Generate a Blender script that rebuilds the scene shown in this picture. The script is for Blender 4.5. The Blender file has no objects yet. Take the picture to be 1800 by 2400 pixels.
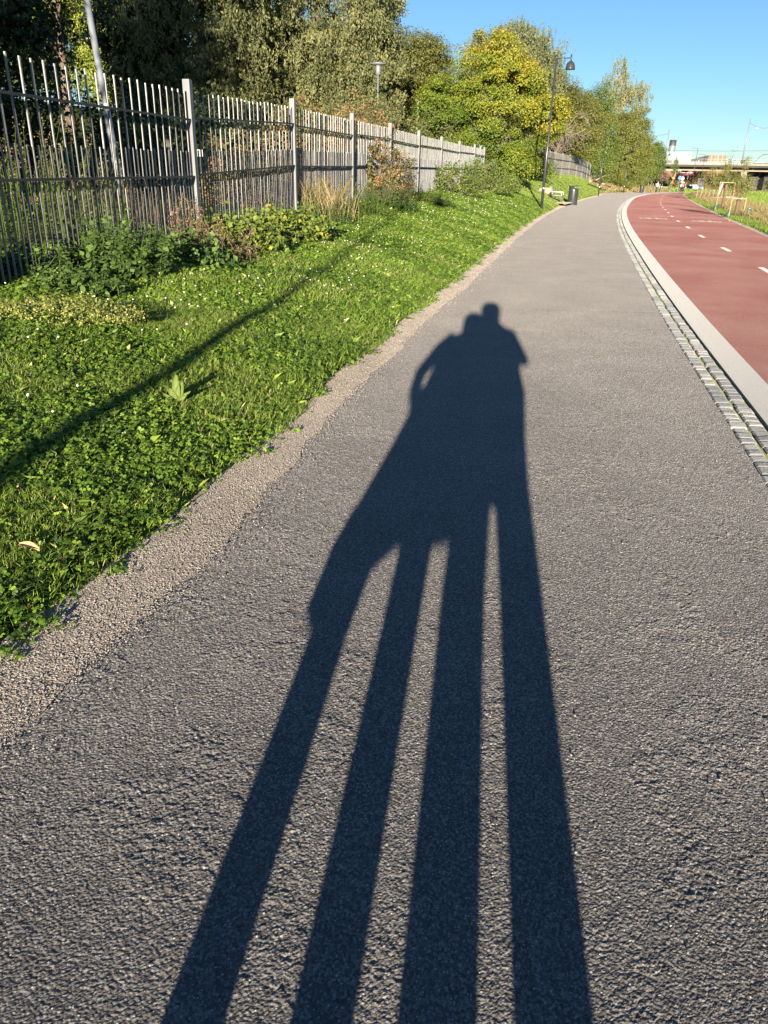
import bpy, math, random
import numpy as np
from mathutils import Vector, Matrix

# ------------------------------------------------------------------ camera, world, sun, exposure
C = bpy.context.scene.collection
SUN_AZ, SUN_EL = 6.7, 9.8          # shadows run towards azimuth 6.7 deg, sun 9.8 deg high behind the camera
F = 1751.0
PITCH, ROLL, CAMH = math.atan(786.6/F), math.atan(0.025), 1.55
cd = bpy.data.cameras.new('camera'); cam = bpy.data.objects.new('camera', cd); C.objects.link(cam)
sr, cr, sp, cp = math.sin(ROLL), math.cos(ROLL), math.sin(PITCH), math.cos(PITCH)
m = Matrix(((cr, -sr, 0, 0), (sp*sr, cr*sp, -cp, 0), (cp*sr, cr*cp, sp, CAMH), (0, 0, 0, 1)))
cam.matrix_world = m
cd.sensor_fit = 'HORIZONTAL'; cd.sensor_width = 36; cd.lens = 36*F/1800
cd.clip_start = 0.05; cd.clip_end = 6000
bpy.context.scene.camera = cam

world = bpy.data.worlds.new('World'); bpy.context.scene.world = world; world.use_nodes = True
wn = world.node_tree.nodes; wl = world.node_tree.links
sky = wn.new('ShaderNodeTexSky'); sky.sky_type = 'NISHITA'; sky.sun_disc = False
sky.sun_elevation = math.radians(SUN_EL); sky.sun_rotation = math.radians(180+SUN_AZ)
sky.air_density = 0.9; sky.dust_density = 0.0; sky.ozone_density = 4.0
wl.new(sky.outputs[0], wn['Background'].inputs[0]); wn['Background'].inputs[1].default_value = 0.055

sd = bpy.data.lights.new('sun', 'SUN'); sun = bpy.data.objects.new('sun', sd); C.objects.link(sun)
sd.energy = 5.0; sd.angle = math.radians(0.5); sd.color = (1.0, 0.875, 0.72)
a, e = math.radians(SUN_AZ), math.radians(SUN_EL)
sun.rotation_euler = Vector((math.sin(a)*math.cos(e), math.cos(a)*math.cos(e), -math.sin(e))).to_track_quat('-Z', 'Y').to_euler()
sun.location = (-5, -40, 12)
vs = bpy.context.scene.view_settings
vs.view_transform = 'Standard'; vs.look = 'None'; vs.gamma = 1; vs.exposure = 1.6

# ------------------------------------------------------------------ helpers
def tag(o, label=None, cat=None, group=None, kind=None):
    if label: o['label'] = label
    if cat: o['category'] = cat
    if group: o['group'] = group
    if kind: o['kind'] = kind
    return o

def empty(name, loc, label=None, cat=None, group=None, rz=0.0):
    o = bpy.data.objects.new(name, None); C.objects.link(o)
    o.location = loc; o.rotation_euler = (0, 0, rz); o.empty_display_size = .2
    return tag(o, label, cat, group)

class MB:
    """collects polygons, builds ONE mesh object"""
    def __init__(s): s.V = []; s.L = []; s.T = []; s.R = []; s.n = 0
    def add(s, V, Fc, rnd=None):
        V = np.asarray(V, dtype=np.float32).reshape(-1, 3); Fc = np.asarray(Fc, dtype=np.int32)
        s.V.append(V); s.L.append((Fc+s.n).ravel()); s.T.append(np.full(len(Fc), Fc.shape[1], np.int32))
        s.R.append(np.full(len(Fc), .5, np.float32) if rnd is None else np.asarray(rnd, np.float32))
        s.n += len(V); return s
    def poly(s, V):
        return s.add(V, [list(range(len(V)))])
    def box(s, c, sz, rz=0.0, rnd=None):
        x, y, z = [v/2 for v in sz]
        V = np.array([[i*x, j*y, k*z] for k in (-1, 1) for j in (-1, 1) for i in (-1, 1)], float)
        cc, ss = math.cos(rz), math.sin(rz)
        V = V @ np.array([[cc, ss, 0], [-ss, cc, 0], [0, 0, 1]]) + np.array(c)
        return s.add(V, [[0, 2, 3, 1], [4, 5, 7, 6], [0, 1, 5, 4], [2, 6, 7, 3], [0, 4, 6, 2], [1, 3, 7, 5]], None if rnd is None else [rnd]*6)
    def beam(s, p, q, w, h):
        """box beam from p to q, w across, h in the upright direction"""
        p = Vector(p); q = Vector(q); d = (q-p).normalized()
        up = Vector((0, 0, 1)) if abs(d.z) < .95 else Vector((0, 1, 0))
        x = d.cross(up).normalized(); u = x.cross(d)
        V = [list(b + x*i*w/2 + u*j*h/2) for b in (p, q) for (i, j) in ((-1, -1), (1, -1), (1, 1), (-1, 1))]
        return s.add(V, [[0, 3, 2, 1], [4, 5, 6, 7], [0, 1, 5, 4], [1, 2, 6, 5], [2, 3, 7, 6], [3, 0, 4, 7]])
    def tube(s, pts, rad, n=6, rnd=None):
        pts = [Vector(p) for p in pts]
        if not hasattr(rad, '__len__'): rad = [rad]*len(pts)
        V = []; ref = None
        for i, p in enumerate(pts):
            d = (pts[min(i+1, len(pts)-1)] - pts[max(i-1, 0)]).normalized()
            if ref is None: ref = Vector((1, 0, 0)) if abs(d.x) < .8 else Vector((0, 1, 0))
            x = (ref - d*ref.dot(d)).normalized(); y = d.cross(x); ref = x
            for k in range(n):
                t = 2*math.pi*k/n
                V.append(list(p + (x*math.cos(t)+y*math.sin(t))*rad[i]))
        Fc = [[i*n+k, i*n+(k+1) % n, (i+1)*n+(k+1) % n, (i+1)*n+k] for i in range(len(pts)-1) for k in range(n)]
        base = s.n
        s.add(V, Fc, None if rnd is None else [rnd]*len(Fc))
        s.L.append(np.array(list(range(base, base+n))[::-1]+list(range(base+(len(pts)-1)*n, base+len(pts)*n)), np.int32))
        s.T.append(np.array([n, n], np.int32)); s.R.append(np.full(2, .5 if rnd is None else rnd, np.float32))
        return s
    def lathe(s, prof, c=(0, 0, 0), n=20, tilt=None):
        V = []
        for r, z in prof:
            for k in range(n):
                t = 2*math.pi*k/n; x, y = r*math.cos(t), r*math.sin(t)
                V.append([c[0]+x, c[1]+y, c[2]+z+(tilt(x, y, z) if tilt else 0)])
        return s.add(V, [[i*n+k, i*n+(k+1) % n, (i+1)*n+(k+1) % n, (i+1)*n+k] for i in range(len(prof)-1) for k in range(n)])
    def build(s, name, mat, parent=None, smooth=False):
        me = bpy.data.meshes.new(name)
        V = np.concatenate(s.V); L = np.concatenate(s.L); T = np.concatenate(s.T); R = np.concatenate(s.R)
        me.vertices.add(len(V)); me.vertices.foreach_set('co', V.ravel())
        me.loops.add(len(L)); me.loops.foreach_set('vertex_index', L)
        me.polygons.add(len(T)); me.polygons.foreach_set('loop_start', np.concatenate(([0], np.cumsum(T)[:-1])).astype(np.int32))
        me.polygons.foreach_set('loop_total', T)
        me.update(calc_edges=True)
        me.polygons.foreach_set('use_smooth', np.full(len(T), bool(smooth)))
        at = me.attributes.new('rnd', 'FLOAT', 'FACE'); at.data.foreach_set('value', R)
        me.materials.append(mat)
        o = bpy.data.objects.new(name, me); C.objects.link(o)
        if parent is not None: o.parent = parent
        return o

def hermite(P):
    P = np.array(P, float); xs = P[:, 1]; v = P[:, 0]
    mm = np.gradient(v, xs)
    def f(y):
        y = np.asarray(y, float); i = np.clip(np.searchsorted(xs, y)-1, 0, len(xs)-2)
        h = xs[i+1]-xs[i]; t = np.clip((y-xs[i])/h, -1, 2)
        return ((2*t**3-3*t**2+1)*v[i]+(t**3-2*t**2+t)*h*mm[i]+(-2*t**3+3*t**2)*v[i+1]+(t**3-t**2)*h*mm[i+1])
    return f

# ------------------------------------------------------------------ materials
def new_mat(name):
    mt = bpy.data.materials.new(name); mt.use_nodes = True
    n, l = mt.node_tree.nodes, mt.node_tree.links
    return mt, n, l, n['Principled BSDF']

def ramp(n, l, src, stops):
    r = n.new('ShaderNodeValToRGB'); el = r.color_ramp.elements
    while len(el) < len(stops): el.new(.5)
    for k, (p, c) in zip(el, stops): k.position = p; k.color = (*c, 1)
    l.new(src, r.inputs[0]); return r.outputs[0]

def noise(n, l, scale, detail=4, rough=.5, vec=None, dist=0):
    t = n.new('ShaderNodeTexNoise'); t.inputs['Scale'].default_value = scale
    t.inputs['Detail'].default_value = detail; t.inputs['Roughness'].default_value = rough
    t.inputs['Distortion'].default_value = dist
    if vec is None:
        g = n.new('ShaderNodeNewGeometry'); vec = g.outputs['Position']
    l.new(vec, t.inputs['Vector']); return t.outputs['Fac']

def mixc(n, l, fac, A, B, mode='MIX'):
    x = n.new('ShaderNodeMix'); x.data_type = 'RGBA'; x.blend_type = mode
    if hasattr(fac, 'links') or not isinstance(fac, (int, float)): l.new(fac, x.inputs[0])
    else: x.inputs[0].default_value = fac
    for s_, v in ((6, A), (7, B)):
        if isinstance(v, tuple): x.inputs[s_].default_value = (*v, 1)
        else: l.new(v, x.inputs[s_])
    return x.outputs[2]

def math_(n, l, op, A, B=None):
    x = n.new('ShaderNodeMath'); x.operation = op
    for i, v in enumerate((A, B)):
        if v is None: continue
        if isinstance(v, (int, float)): x.inputs[i].default_value = v
        else: l.new(v, x.inputs[i])
    return x.outputs[0]

def bump(n, l, bsdf, h, dist, strength=1.0, prev=None):
    b = n.new('ShaderNodeBump'); b.inputs['Distance'].default_value = dist; b.inputs['Strength'].default_value = strength
    l.new(h, b.inputs['Height'])
    if prev is not None: l.new(prev, b.inputs['Normal'])
    if bsdf is not None: l.new(b.outputs[0], bsdf.inputs['Normal'])
    return b.outputs[0]

def plain(name, col, rough=.6, metal=0, var=.12, scale=6, spec=.5):
    mt, n, l, b = new_mat(name)
    f = noise(n, l, scale)
    lo = tuple(c*(1-var) for c in col); hi = tuple(min(1, c*(1+var)) for c in col)
    l.new(ramp(n, l, f, [(.3, lo), (.7, hi)]), b.inputs['Base Color'])
    b.inputs['Roughness'].default_value = rough; b.inputs['Metallic'].default_value = metal
    b.inputs['Specular IOR Level'].default_value = spec
    return mt

def leaf_mat(name, stops, trans=.22, rough=.55, big=None):
    mt, n, l, b = new_mat(name)
    at = n.new('ShaderNodeAttribute'); at.attribute_name = 'rnd'
    col = ramp(n, l, at.outputs['Fac'], stops)
    if big:
        f = noise(n, l, big[0], 3)
        col = mixc(n, l, math_(n, l, 'MULTIPLY', ramp(n, l, f, [(.45, (0, 0, 0)), (.62, (1, 1, 1))]), big[2]), col, big[1])
    l.new(col, b.inputs['Base Color']); b.inputs['Roughness'].default_value = rough
    b.inputs['Specular IOR Level'].default_value = .35
    tr = n.new('ShaderNodeBsdfTranslucent'); l.new(col, tr.inputs[0])
    mx = n.new('ShaderNodeMixShader'); mx.inputs[0].default_value = trans
    l.new(b.outputs[0], mx.inputs[1]); l.new(tr.outputs[0], mx.inputs[2])
    l.new(mx.outputs[0], n['Material Output'].inputs['Surface'])
    return mt

def asphalt(name, base, light, fleck, bumps, wear=None):
    mt, n, l, b = new_mat(name)
    g = n.new('ShaderNodeNewGeometry'); P = g.outputs['Position']
    col = ramp(n, l, noise(n, l, 1.3, 5, .6, P), [(.3, base), (.7, light)])
    fine = noise(n, l, 260, 3, .7, P)
    col = mixc(n, l, 0.5, col, ramp(n, l, fine, [(.32, (.12, .12, .12)), (.7, (.92, .92, .92))]), 'OVERLAY')
    v = n.new('ShaderNodeTexVoronoi'); v.inputs['Scale'].default_value = 170; l.new(P, v.inputs['Vector'])
    sep = n.new('ShaderNodeSeparateColor'); l.new(v.outputs['Color'], sep.inputs[0])
    fl = math_(n, l, 'GREATER_THAN', sep.outputs[0], .93)
    col = mixc(n, l, .8, col, ramp(n, l, sep.outputs[1], [(.1, (.42, .41, .40)), (.6, (.85, .85, .85)), (1, (1.7, 1.66, 1.6))]), 'MULTIPLY')
    inn = math_(n, l, 'LESS_THAN', v.outputs['Distance'], .33)
    col = mixc(n, l, math_(n, l, 'MULTIPLY', fl, inn), col, fleck)
    if wear: col = mixc(n, l, math_(n, l, 'MULTIPLY', ramp(n, l, noise(n, l, .35, 4, .6, P), [(.4, (0, 0, 0)), (.75, (1, 1, 1))]), .6), col, wear)
    l.new(col, b.inputs['Base Color']); b.inputs['Roughness'].default_value = .75; b.inputs['Diffuse Roughness'].default_value = 1
    b.inputs['Specular IOR Level'].default_value = .3
    # relief: pits between aggregate, stronger in patches
    patch = ramp(n, l, noise(n, l, 5.5, 3, .55, P), [(.38, (.25, .25, .25)), (.64, (1, 1, 1))])
    h1 = noise(n, l, 42, 4, .6, P, .4); h1 = ramp(n, l, h1, [(.38, (0, 0, 0)), (.56, (1, 1, 1))])
    h2 = noise(n, l, 150, 3, .65, P); 
    vb = n.new('ShaderNodeTexVoronoi'); vb.inputs['Scale'].default_value = 120; l.new(P, vb.inputs['Vector'])
    nb = bump(n, l, None, math_(n, l, 'SUBTRACT', 1.0, vb.outputs['Distance']), bumps[0])
    nb = bump(n, l, None, h2, bumps[1]*.5, 1, nb)
    l.new(nb, b.inputs['Normal'])
    return mt

M = {}
M['asphalt'] = asphalt('grey_asphalt', (.158, .149, .139), (.20, .189, .175), (.5, .49, .47), (.003, .003))
M['red'] = asphalt('red_asphalt', (.150, .055, .047), (.185, .076, .063), (.42, .36, .32), (.003, .0022), (.23, .145, .12))
M['gravel'] = asphalt('gravel_bed', (.27, .235, .19), (.38, .33, .27), (.42, .39, .35), (.005, .004))
M['stone_bits'] = leaf_mat('gravel_stone', [(0, (.17, .155, .14)), (.5, (.36, .32, .27)), (.8, (.5, .45, .39)), (1, (.44, .33, .27))], 0.0, .8)
M['sett'] = leaf_mat('granite_sett', [(0, (.15, .158, .16)), (.5, (.22, .225, .22)), (1, (.30, .295, .275))], 0.0, .8)
def stone_finish(mt, sc, d):
    n, l = mt.node_tree.nodes, mt.node_tree.links; b = n['Principled BSDF']
    g = n.new('ShaderNodeNewGeometry')
    bump(n, l, b, noise(n, l, sc, 5, .65, g.outputs['Position']), d); b.inputs['Diffuse Roughness'].default_value = 1
    src = b.inputs['Base Color'].links[0].from_socket
    c = mixc(n, l, .55, src, ramp(n, l, noise(n, l, sc*3, 3, .7, g.outputs['Position']), [(.35, (.2, .2, .2)), (.65, (.8, .8, .8))]), 'OVERLAY')
    l.new(c, b.inputs['Base Color'])
stone_finish(M['sett'], 60, .012)
M['kerb'] = plain('granite_kerb', (.26, .258, .245), .8, 0, .12, 90); stone_finish(M['kerb'], 120, .004)
M['joint'] = leaf_mat('mossy_joint', [(0, (.07, .08, .03)), (.55, (.14, .17, .04)), (1, (.24, .28, .06))], 0, .9, (14, (.22, .20, .16), .6))
M['paint'] = plain('road_paint', (.34, .295, .26), .7, 0, .2, 25)
M['paint'].node_tree.nodes['Principled BSDF'].inputs['Diffuse Roughness'].default_value = 1
M['joint'].node_tree.nodes['Principled BSDF'].inputs['Diffuse Roughness'].default_value = 1

def ground_mat():
    mt, n, l, b = new_mat('lawn_soil')
    g = n.new('ShaderNodeNewGeometry'); P = g.outputs['Position']
    c = ramp(n, l, noise(n, l, 7, 5, .65, P), [(.3, (.03, .045, .014)), (.55, (.08, .12, .022)), (.75, (.14, .19, .035))])
    c = mixc(n, l, ramp(n, l, noise(n, l, .25, 3, .5, P), [(.5, (0, 0, 0)), (.62, (.7, .7, .7))]), c, (.13, .13, .04))
    l.new(c, b.inputs['Base Color']); b.inputs['Roughness'].default_value = .9; b.inputs['Specular IOR Level'].default_value = .1
    bump(n, l, b, noise(n, l, 18, 5, .7, P), .10)
    return mt
M['ground'] = ground_mat()
G1, G2, G3 = (.03, .07, .010), (.15, .255, .03), (.34, .45, .07)
M['clover'] = leaf_mat('clover_leaf', [(0, G1), (.45, G2), (.8, (.24, .355, .042)), (1, G3)], .3, .5)
M['blade'] = leaf_mat('grass_blade', [(0, (.07, .13, .02)), (.5, (.18, .27, .035)), (.85, (.28, .38, .06)), (1, (.44, .40, .18))], .3, .45)
M['dry'] = leaf_mat('dry_grass_blade', [(0, (.10, .10, .03)), (.4, (.24, .18, .08)), (.75, (.38, .29, .15)), (1, (.16, .20, .04))], .2, .7)
M['petal'] = plain('white_petal', (.62, .60, .52), .8)
M['steel'] = plain('galvanised_steel', (.165, .172, .175), .6, .1, .12, 3)
M['bar'] = plain('weathered_galvanised_bar', (.150, .152, .150), .45, .3, .25, 5)
M['rail'] = plain('dull_steel_rail', (.07, .065, .06), .6, .3, .2, 8)
M['pole_grey'] = plain('grey_pole_metal', (.20, .215, .235), .5, .2, .08, 2)
M['black_metal'] = plain('dark_painted_metal', (.045, .05, .05), .3, .2, .15, 3)
M['chrome'] = plain('bare_metal', (.55, .56, .55), .25, .8, .1, 5)
M['bark'] = plain('bark', (.13, .10, .075), .9, 0, .4, 14, .1)
M['birchbark'] = plain('birch_bark', (.50, .46, .40), .8, 0, .5, 5, .2)
M['wood'] = plain('bare_wood', (.30, .235, .15), .8, 0, .25, 10, .2)
M['log'] = plain('weathered_log', (.34, .25, .18), .8, 0, .3, 6, .2)
M['slat'] = plain('white_painted_slat', (.36, .36, .33), .5)
M['concrete'] = plain('warm_concrete', (.26, .225, .165), .85, 0, .1, .6, .2)
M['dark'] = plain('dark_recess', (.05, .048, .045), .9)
M['burlap'] = plain('burlap_wrap', (.14, .10, .06), .95, 0, .3, 20, .1)
M['bag'] = plain('green_watering_bag', (.03, .075, .055), .5, 0, .3, 12)
for nm, st, kw in [
    ('willow', [(0, (.045, .055, .02)), (.5, (.12, .135, .048)), (1, (.26, .25, .10))], {}),
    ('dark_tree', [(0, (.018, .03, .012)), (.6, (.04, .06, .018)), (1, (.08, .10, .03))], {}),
    ('bright_tree', [(0, (.10, .15, .025)), (.6, (.22, .27, .04)), (1, (.38, .38, .07))], {}),
    ('olive_tree', [(0, (.06, .07, .02)), (.5, (.12, .13, .03)), (1, (.24, .21, .05))], {}),
    ('yellow_tree', [(0, (.055, .10, .012)), (.35, (.13, .18, .018)), (.6, (.24, .25, .025)), (.85, (.38, .29, .03)), (1, (.42, .19, .025))], {}),
    ('birch_leaf', [(0, (.09, .10, .03)), (.5, (.18, .19, .06)), (.85, (.30, .27, .08)), (1, (.42, .33, .08))], {}),
    ('birch_silver', [(0, (.06, .075, .03)), (.5, (.13, .15, .06)), (.9, (.24, .24, .10)), (1, (.32, .27, .08))], {}),
    ('green_tree', [(0, (.05, .08, .02)), (.5, (.11, .16, .03)), (1, (.22, .25, .05))], {}),
    ('edge_tree', [(0, (.055, .085, .018)), (.5, (.14, .165, .032)), (1, (.27, .25, .05))], {}),
    ('nettle', [(0, (.03, .06, .018)), (.6, (.08, .14, .03)), (1, (.17, .25, .055))], {}),
    ('bramble', [(0, (.05, .09, .02)), (.5, (.13, .18, .03)), (.85, (.20, .23, .035)), (.96, (.40, .35, .05)), (1, (.20, .05, .03))], {}),
    ('rose', [(0, (.07, .08, .03)), (.4, (.14, .13, .045)), (.7, (.27, .19, .08)), (.88, (.36, .16, .08)), (.96, (.42, .07, .035)), (1, (.42, .07, .035))], {}),
    ('brown_herb', [(0, (.09, .06, .04)), (.6, (.22, .15, .09)), (1, (.38, .28, .17))], {}),
    ('hedge', [(0, (.035, .055, .015)), (.5, (.085, .12, .022)), (.85, (.20, .24, .04)), (1, (.24, .12, .05))], {}),
    ('yellow_flower', [(0, (.10, .14, .03)), (.5, (.24, .26, .06)), (1, (.44, .42, .13))], {}),
    ('dead', [(0, (.16, .14, .11)), (1, (.34, .30, .25))], {}),
]: M[nm] = leaf_mat(nm, st, **kw)
M['berry'] = plain('red_berry', (.45, .03, .02), .35)

rs = np.random.RandomState(11)
# ------------------------------------------------------------------ plan of the place (metres, camera stands over the origin)
xl = hermite([(-3.3, -14), (-1.95, -2), (-1.2, 1.6), (-.86, 2.75), (-.50, 4.79), (.3, 8.57), (1.42, 13.4), (4.05, 24.9), (8.45, 42.7), (15.2, 66.6), (23.6, 93.75), (35.0, 128.5), (42.5, 143), (60, 170), (86, 200)])
xr = hermite([(-1.6, -14), (.8, -2), (2.18, 4.01), (2.62, 5.97), (3.31, 9.01), (4.19, 12.75), (5.8, 19.37), (8.3, 29.3), (12.6, 45.12), (19.5, 68.14), (31.6, 104.74), (44.6, 136.5), (48.5, 143.5), (66, 170), (92, 200)])
xq = hermite([(3.2, -14), (4.6, 2), (8.0, 12), (12.48, 26.42), (17.15, 41.61), (22.6, 58.74), (30.8, 83.9), (38.5, 107), (47.6, 132), (54, 145), (70, 170), (97, 200)])
def gw(y): return np.interp(y, [1.5, 3, 5, 10, 20, 60], [.36, .32, .25, .24, .29, .34])
def slope_cos(f, y): return 1/np.sqrt(1+((f(y+.5)-f(y-.5)))**2)
xs1 = lambda y: xr(y)+.25/slope_cos(xr, y)
xk1 = lambda y: xr(y)+.53/slope_cos(xr, y)

_zf = np.array([(-30, .45), (2, .52), (7, .50), (12, .58), (16.5, .76), (24, .90), (30, .95), (45, 1.08), (55, 1.25), (66, 1.6), (80, 2.05), (115, 2.2), (125, 1.4), (145, .7), (200, .1), (4000, 0)], float)
def hgt(x, y):
    x = np.asarray(x, float); y = np.asarray(y, float)
    s = (xl(np.clip(y, -14, 200))-x)*slope_cos(xl, np.clip(y, -13, 199))
    zf = np.interp(y, _zf[:, 0], _zf[:, 1])
    sf = np.interp(y, [0, 60, 80, 115], [4.0, 4.0, 3.5, 3.3])
    t = np.clip((s-gw(y))/(sf-.42), 0, 1)
    near = zf*(t**.62*.75+.25*t*t*(3-2*t))
    beyond = .02*np.clip(s-sf, 0, 8) + .13*np.clip(s-sf-9, 0, 45)*np.clip((y-5)/25, 0, 1)*np.clip((190-y)/60, 0, 1)
    z = near + np.where(s > sf, beyond, 0)
    z = z + .012*np.sin(x*3.1+y*1.7)*np.clip(t*3, 0, 1) + .015*np.sin(x*1.3-y*2.3)*np.clip(t*3, 0, 1)
    # verge and meadow on the other side
    q = (x-xq(np.clip(y, -14, 200)))
    mead = np.where(q > .25, .02+.10*np.clip((q-.25)/2.0, 0, 1)+.04*np.sin(x*.5)*np.sin(y*.31)*np.clip(q/4, 0, 1)-.28*np.clip((q-4)/10, 0, 1), 0)
    return np.where(s < .0, np.where(q > 0, mead, -.06), np.where(s < gw(y)-.03, -.03, z))
def gz(x, y): return float(hgt(x, y))

# ground sheet
def ground():
    ys = np.concatenate([np.arange(-14, 12, .25), np.arange(12, 60, .6), np.arange(60, 205, 2.0), [215, 240, 280, 340, 450, 700, 1200, 3000]])
    us = np.concatenate([-np.array([1500, 600, 300, 160, 100, 70, 55, 45, 38, 32, 27, 23, 20, 17, 15, 13, 11, 9.5, 8.2, 7.2, 6.4, 5.8, 5.2, 4.8, 4.4]), -np.arange(4.2, .5, -.15)[:-1], [-.48, -.44, -.41, -.37, -.33, -.29, -.25, -.22, -.1, -.01]])
    vr = np.array([.0, .24, .3, .5, .9, 1.3, 1.8, 2.4, 3.2, 4.2, 5.5, 7, 9, 12, 16, 22, 30, 42, 60, 90, 150, 300, 600, 1500, 2500])
    rows = []
    for y in ys:
        yc = min(y, 200)
        L = float(xl(yc)); cs = float(slope_cos(xl, min(yc, 199))); Rr = float(xq(yc))
        xsx = np.concatenate([L+us/cs, [L+.02+(Rr-L-.04)*k for k in (.02, .25, .5, .75, .98)], Rr+vr])
        rows.append(np.stack([xsx, np.full(len(xsx), y), hgt(xsx, y)], 1))
    V = np.concatenate(rows); n = len(rows[0]); mth = len(rows)
    i = np.arange(mth-1)[:, None]*n+np.arange(n-1)[None, :]
    Fq = np.stack([i, i+1, i+1+n, i+n], -1).reshape(-1, 4)
    o = MB().add(V, Fq).build('ground', M['ground'], smooth=True); tag(o, kind='structure')
ground()

def strip(name, fa, fb, z, mat, ys, nx=6, wob=None):
    rows = []
    for y in ys:
        A, B = float(fa(y)), float(fb(y))
        if wob: A += wob(y)
        t = np.linspace(0, 1, nx)
        rows.append(np.stack([A+(B-A)*t, np.full(nx, y), np.full(nx, z)], 1))
    V = np.concatenate(rows); i = np.arange(len(rows)-1)[:, None]*nx+np.arange(nx-1)[None, :]
    o = MB().add(V, np.stack([i, i+1, i+1+nx, i+nx], -1).reshape(-1, 4)).build(name, mat)
    return tag(o, kind='structure')
YS = np.concatenate([np.arange(-14, 30, .5), np.arange(30, 200, 1.5)])
def vnoise(x, y, f, seed):
    L = np.random.RandomState(seed).rand(256, 256).astype(np.float32)
    X, Y = x*f+seed*7.3, y*f+seed*3.1; i, j = np.floor(X).astype(int), np.floor(Y).astype(int); u, v = X-i, Y-j
    u = u*u*(3-2*u); v = v*v*(3-2*v); g = lambda a_, b_: L[a_ & 255, b_ & 255]
    return (g(i, j)*(1-u)+g(i+1, j)*u)*(1-v)+(g(i, j+1)*(1-u)+g(i+1, j+1)*u)*v
def stones(x, y, f, seed):
    rg_ = np.random.RandomState(seed); ox, oy, hh = [rg_.rand(256, 256).astype(np.float32) for _ in range(3)]
    X, Y = x*f, y*f; I, J = np.floor(X).astype(int), np.floor(Y).astype(int); out = np.zeros(X.shape, np.float32)
    for di in (-1, 0, 1):
        for dj in (-1, 0, 1):
            a_, b_ = (I+di) & 255, (J+dj) & 255
            d2 = (I+di+ox[a_, b_]-X)**2+(J+dj+oy[a_, b_]-Y)**2
            out = np.maximum(out, hh[a_, b_]*np.sqrt(np.clip(1-d2*1.5, 0, 1)))
    return out
def footpath():
    # the worn surface close by is modelled for real: pits and stones a few millimetres deep
    ys = [.72]
    while ys[-1] < 10: ys.append(ys[-1]+max(.0032, (ys[-1]**2+2.4)/(1.55*747)*.5))
    ys = np.array(ys); nx = 820; t = np.linspace(0, 1, nx)
    A, B = xl(ys), xr(ys); X = A[:, None]+(B-A)[:, None]*t; Y = np.repeat(ys[:, None], nx, 1)
    wx = X+.012*(vnoise(X, Y, 31, 9)-.5); wy = Y+.012*(vnoise(X, Y, 31, 12)-.5)
    patch = np.clip((.55*vnoise(X, Y, 4.6, 1)+.45*vnoise(X, Y, 15, 2)-.30)*2.6, .42, 1)
    a1 = vnoise(wx, wy, 98, 4)
    edge = np.clip(1-(X-A[:, None])/.3, 0, 1)
    worn = np.maximum(patch, edge)
    s1 = stones(wx, wy, 100, 31); s2 = stones(X, Y, 185, 32)
    pit = np.clip((vnoise(wx, wy, 34, 3)*.6+a1*.4-.40)*5, 0, 1)
    h = .0019*s1*worn + .0013*s2 + .0017*pit*np.clip(worn*1.3-.3, .25, 1) + .0007*rs.rand(*X.shape) - .0040
    V = np.stack([X, Y, h], -1).reshape(-1, 3); i = np.arange(len(ys)-1)[:, None]*nx+np.arange(nx-1)[None, :]
    mb = MB().add(V, np.stack([i, i+1, i+1+nx, i+nx], -1).reshape(-1, 4))
    for y0, y1, st in ((-14, .72, .5), (ys[-1], 30, .5), (30, 200, 1.5)):
        yy = np.append(np.arange(y0, y1, st), y1)
        a_, b_ = xl(yy), xr(yy); tt = np.linspace(0, 1, 6)
        V = np.stack([a_[:, None]+(b_-a_)[:, None]*tt, np.repeat(yy[:, None], 6, 1), np.full((len(yy), 6), -.001)], -1).reshape(-1, 3)
        i = np.arange(len(yy)-1)[:, None]*6+np.arange(5)[None, :]
        mb.add(V, np.stack([i, i+1, i+7, i+6], -1).reshape(-1, 4))
    tag(mb.build('footpath', M['asphalt']), kind='structure')
footpath()
strip('cycle_lane', lambda y: xk1(y), xq, .002, M['red'], YS)
strip('sett_bed', lambda y: xr(y)-.01, lambda y: xs1(y)+.02, -.012, M['joint'], YS)
ysf = np.concatenate([np.arange(-4, 20, .06), np.arange(20, 200, .5)])
rgw = random.Random(5); _w = [rgw.uniform(-1, 1) for _ in range(4000)]
def wob(sc, amp):
    def f(y):
        v = 0
        for k, fr in enumerate((1.1, 3.1, 9.0)):
            t = y*fr+500; i = int(t); u = t-i; v += (_w[(i*7+k*31) % 4000]*(1-u)+_w[((i+1)*7+k*31) % 4000]*u)*amp/(k+1)
        return v
    return f
strip('gravel_edge', lambda y: xl(y)-(gw(y)+.04)/float(slope_cos(xl, y)), lambda y: xl(y)+.03+abs(wob(1, .07)(y)), .004, M['gravel'], ysf, 8)
strip('gravel_verge', lambda y: xq(y)-.02, lambda y: xq(y)+.34, .006, M['gravel'], YS, 4)
# kerb as long granite slabs with a fine joint
def kerb():
    b = MB(); y = -6.0
    while y < 160:
        L = 1.0 if y < 60 else 3
        y0, y1 = y+.0015, y+L*float(slope_cos(xr, y))-.0015
        n = 3
        for k in range(n):
            ya, yb = y0+(y1-y0)*k/n, y0+(y1-y0)*(k+1)/n
            V = [[xs1(ya)+.012, ya, .012], [xk1(ya), ya, .012], [xk1(yb), yb, .012], [xs1(yb)+.012, yb, .012]]
            V = [[float(q) for q in p] for p in V]
            lo = [[p[0], p[1], -.05] for p in V]
            b.add(V+lo, [[0, 1, 2, 3], [3, 7, 4, 0], [1, 5, 6, 2]]+([[0, 4, 5, 1]] if k == 0 else [[2, 6, 7, 3]]))
        y = y1+.0015
    tag(b.build('kerb', M['kerb']), kind='structure')
kerb()
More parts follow.
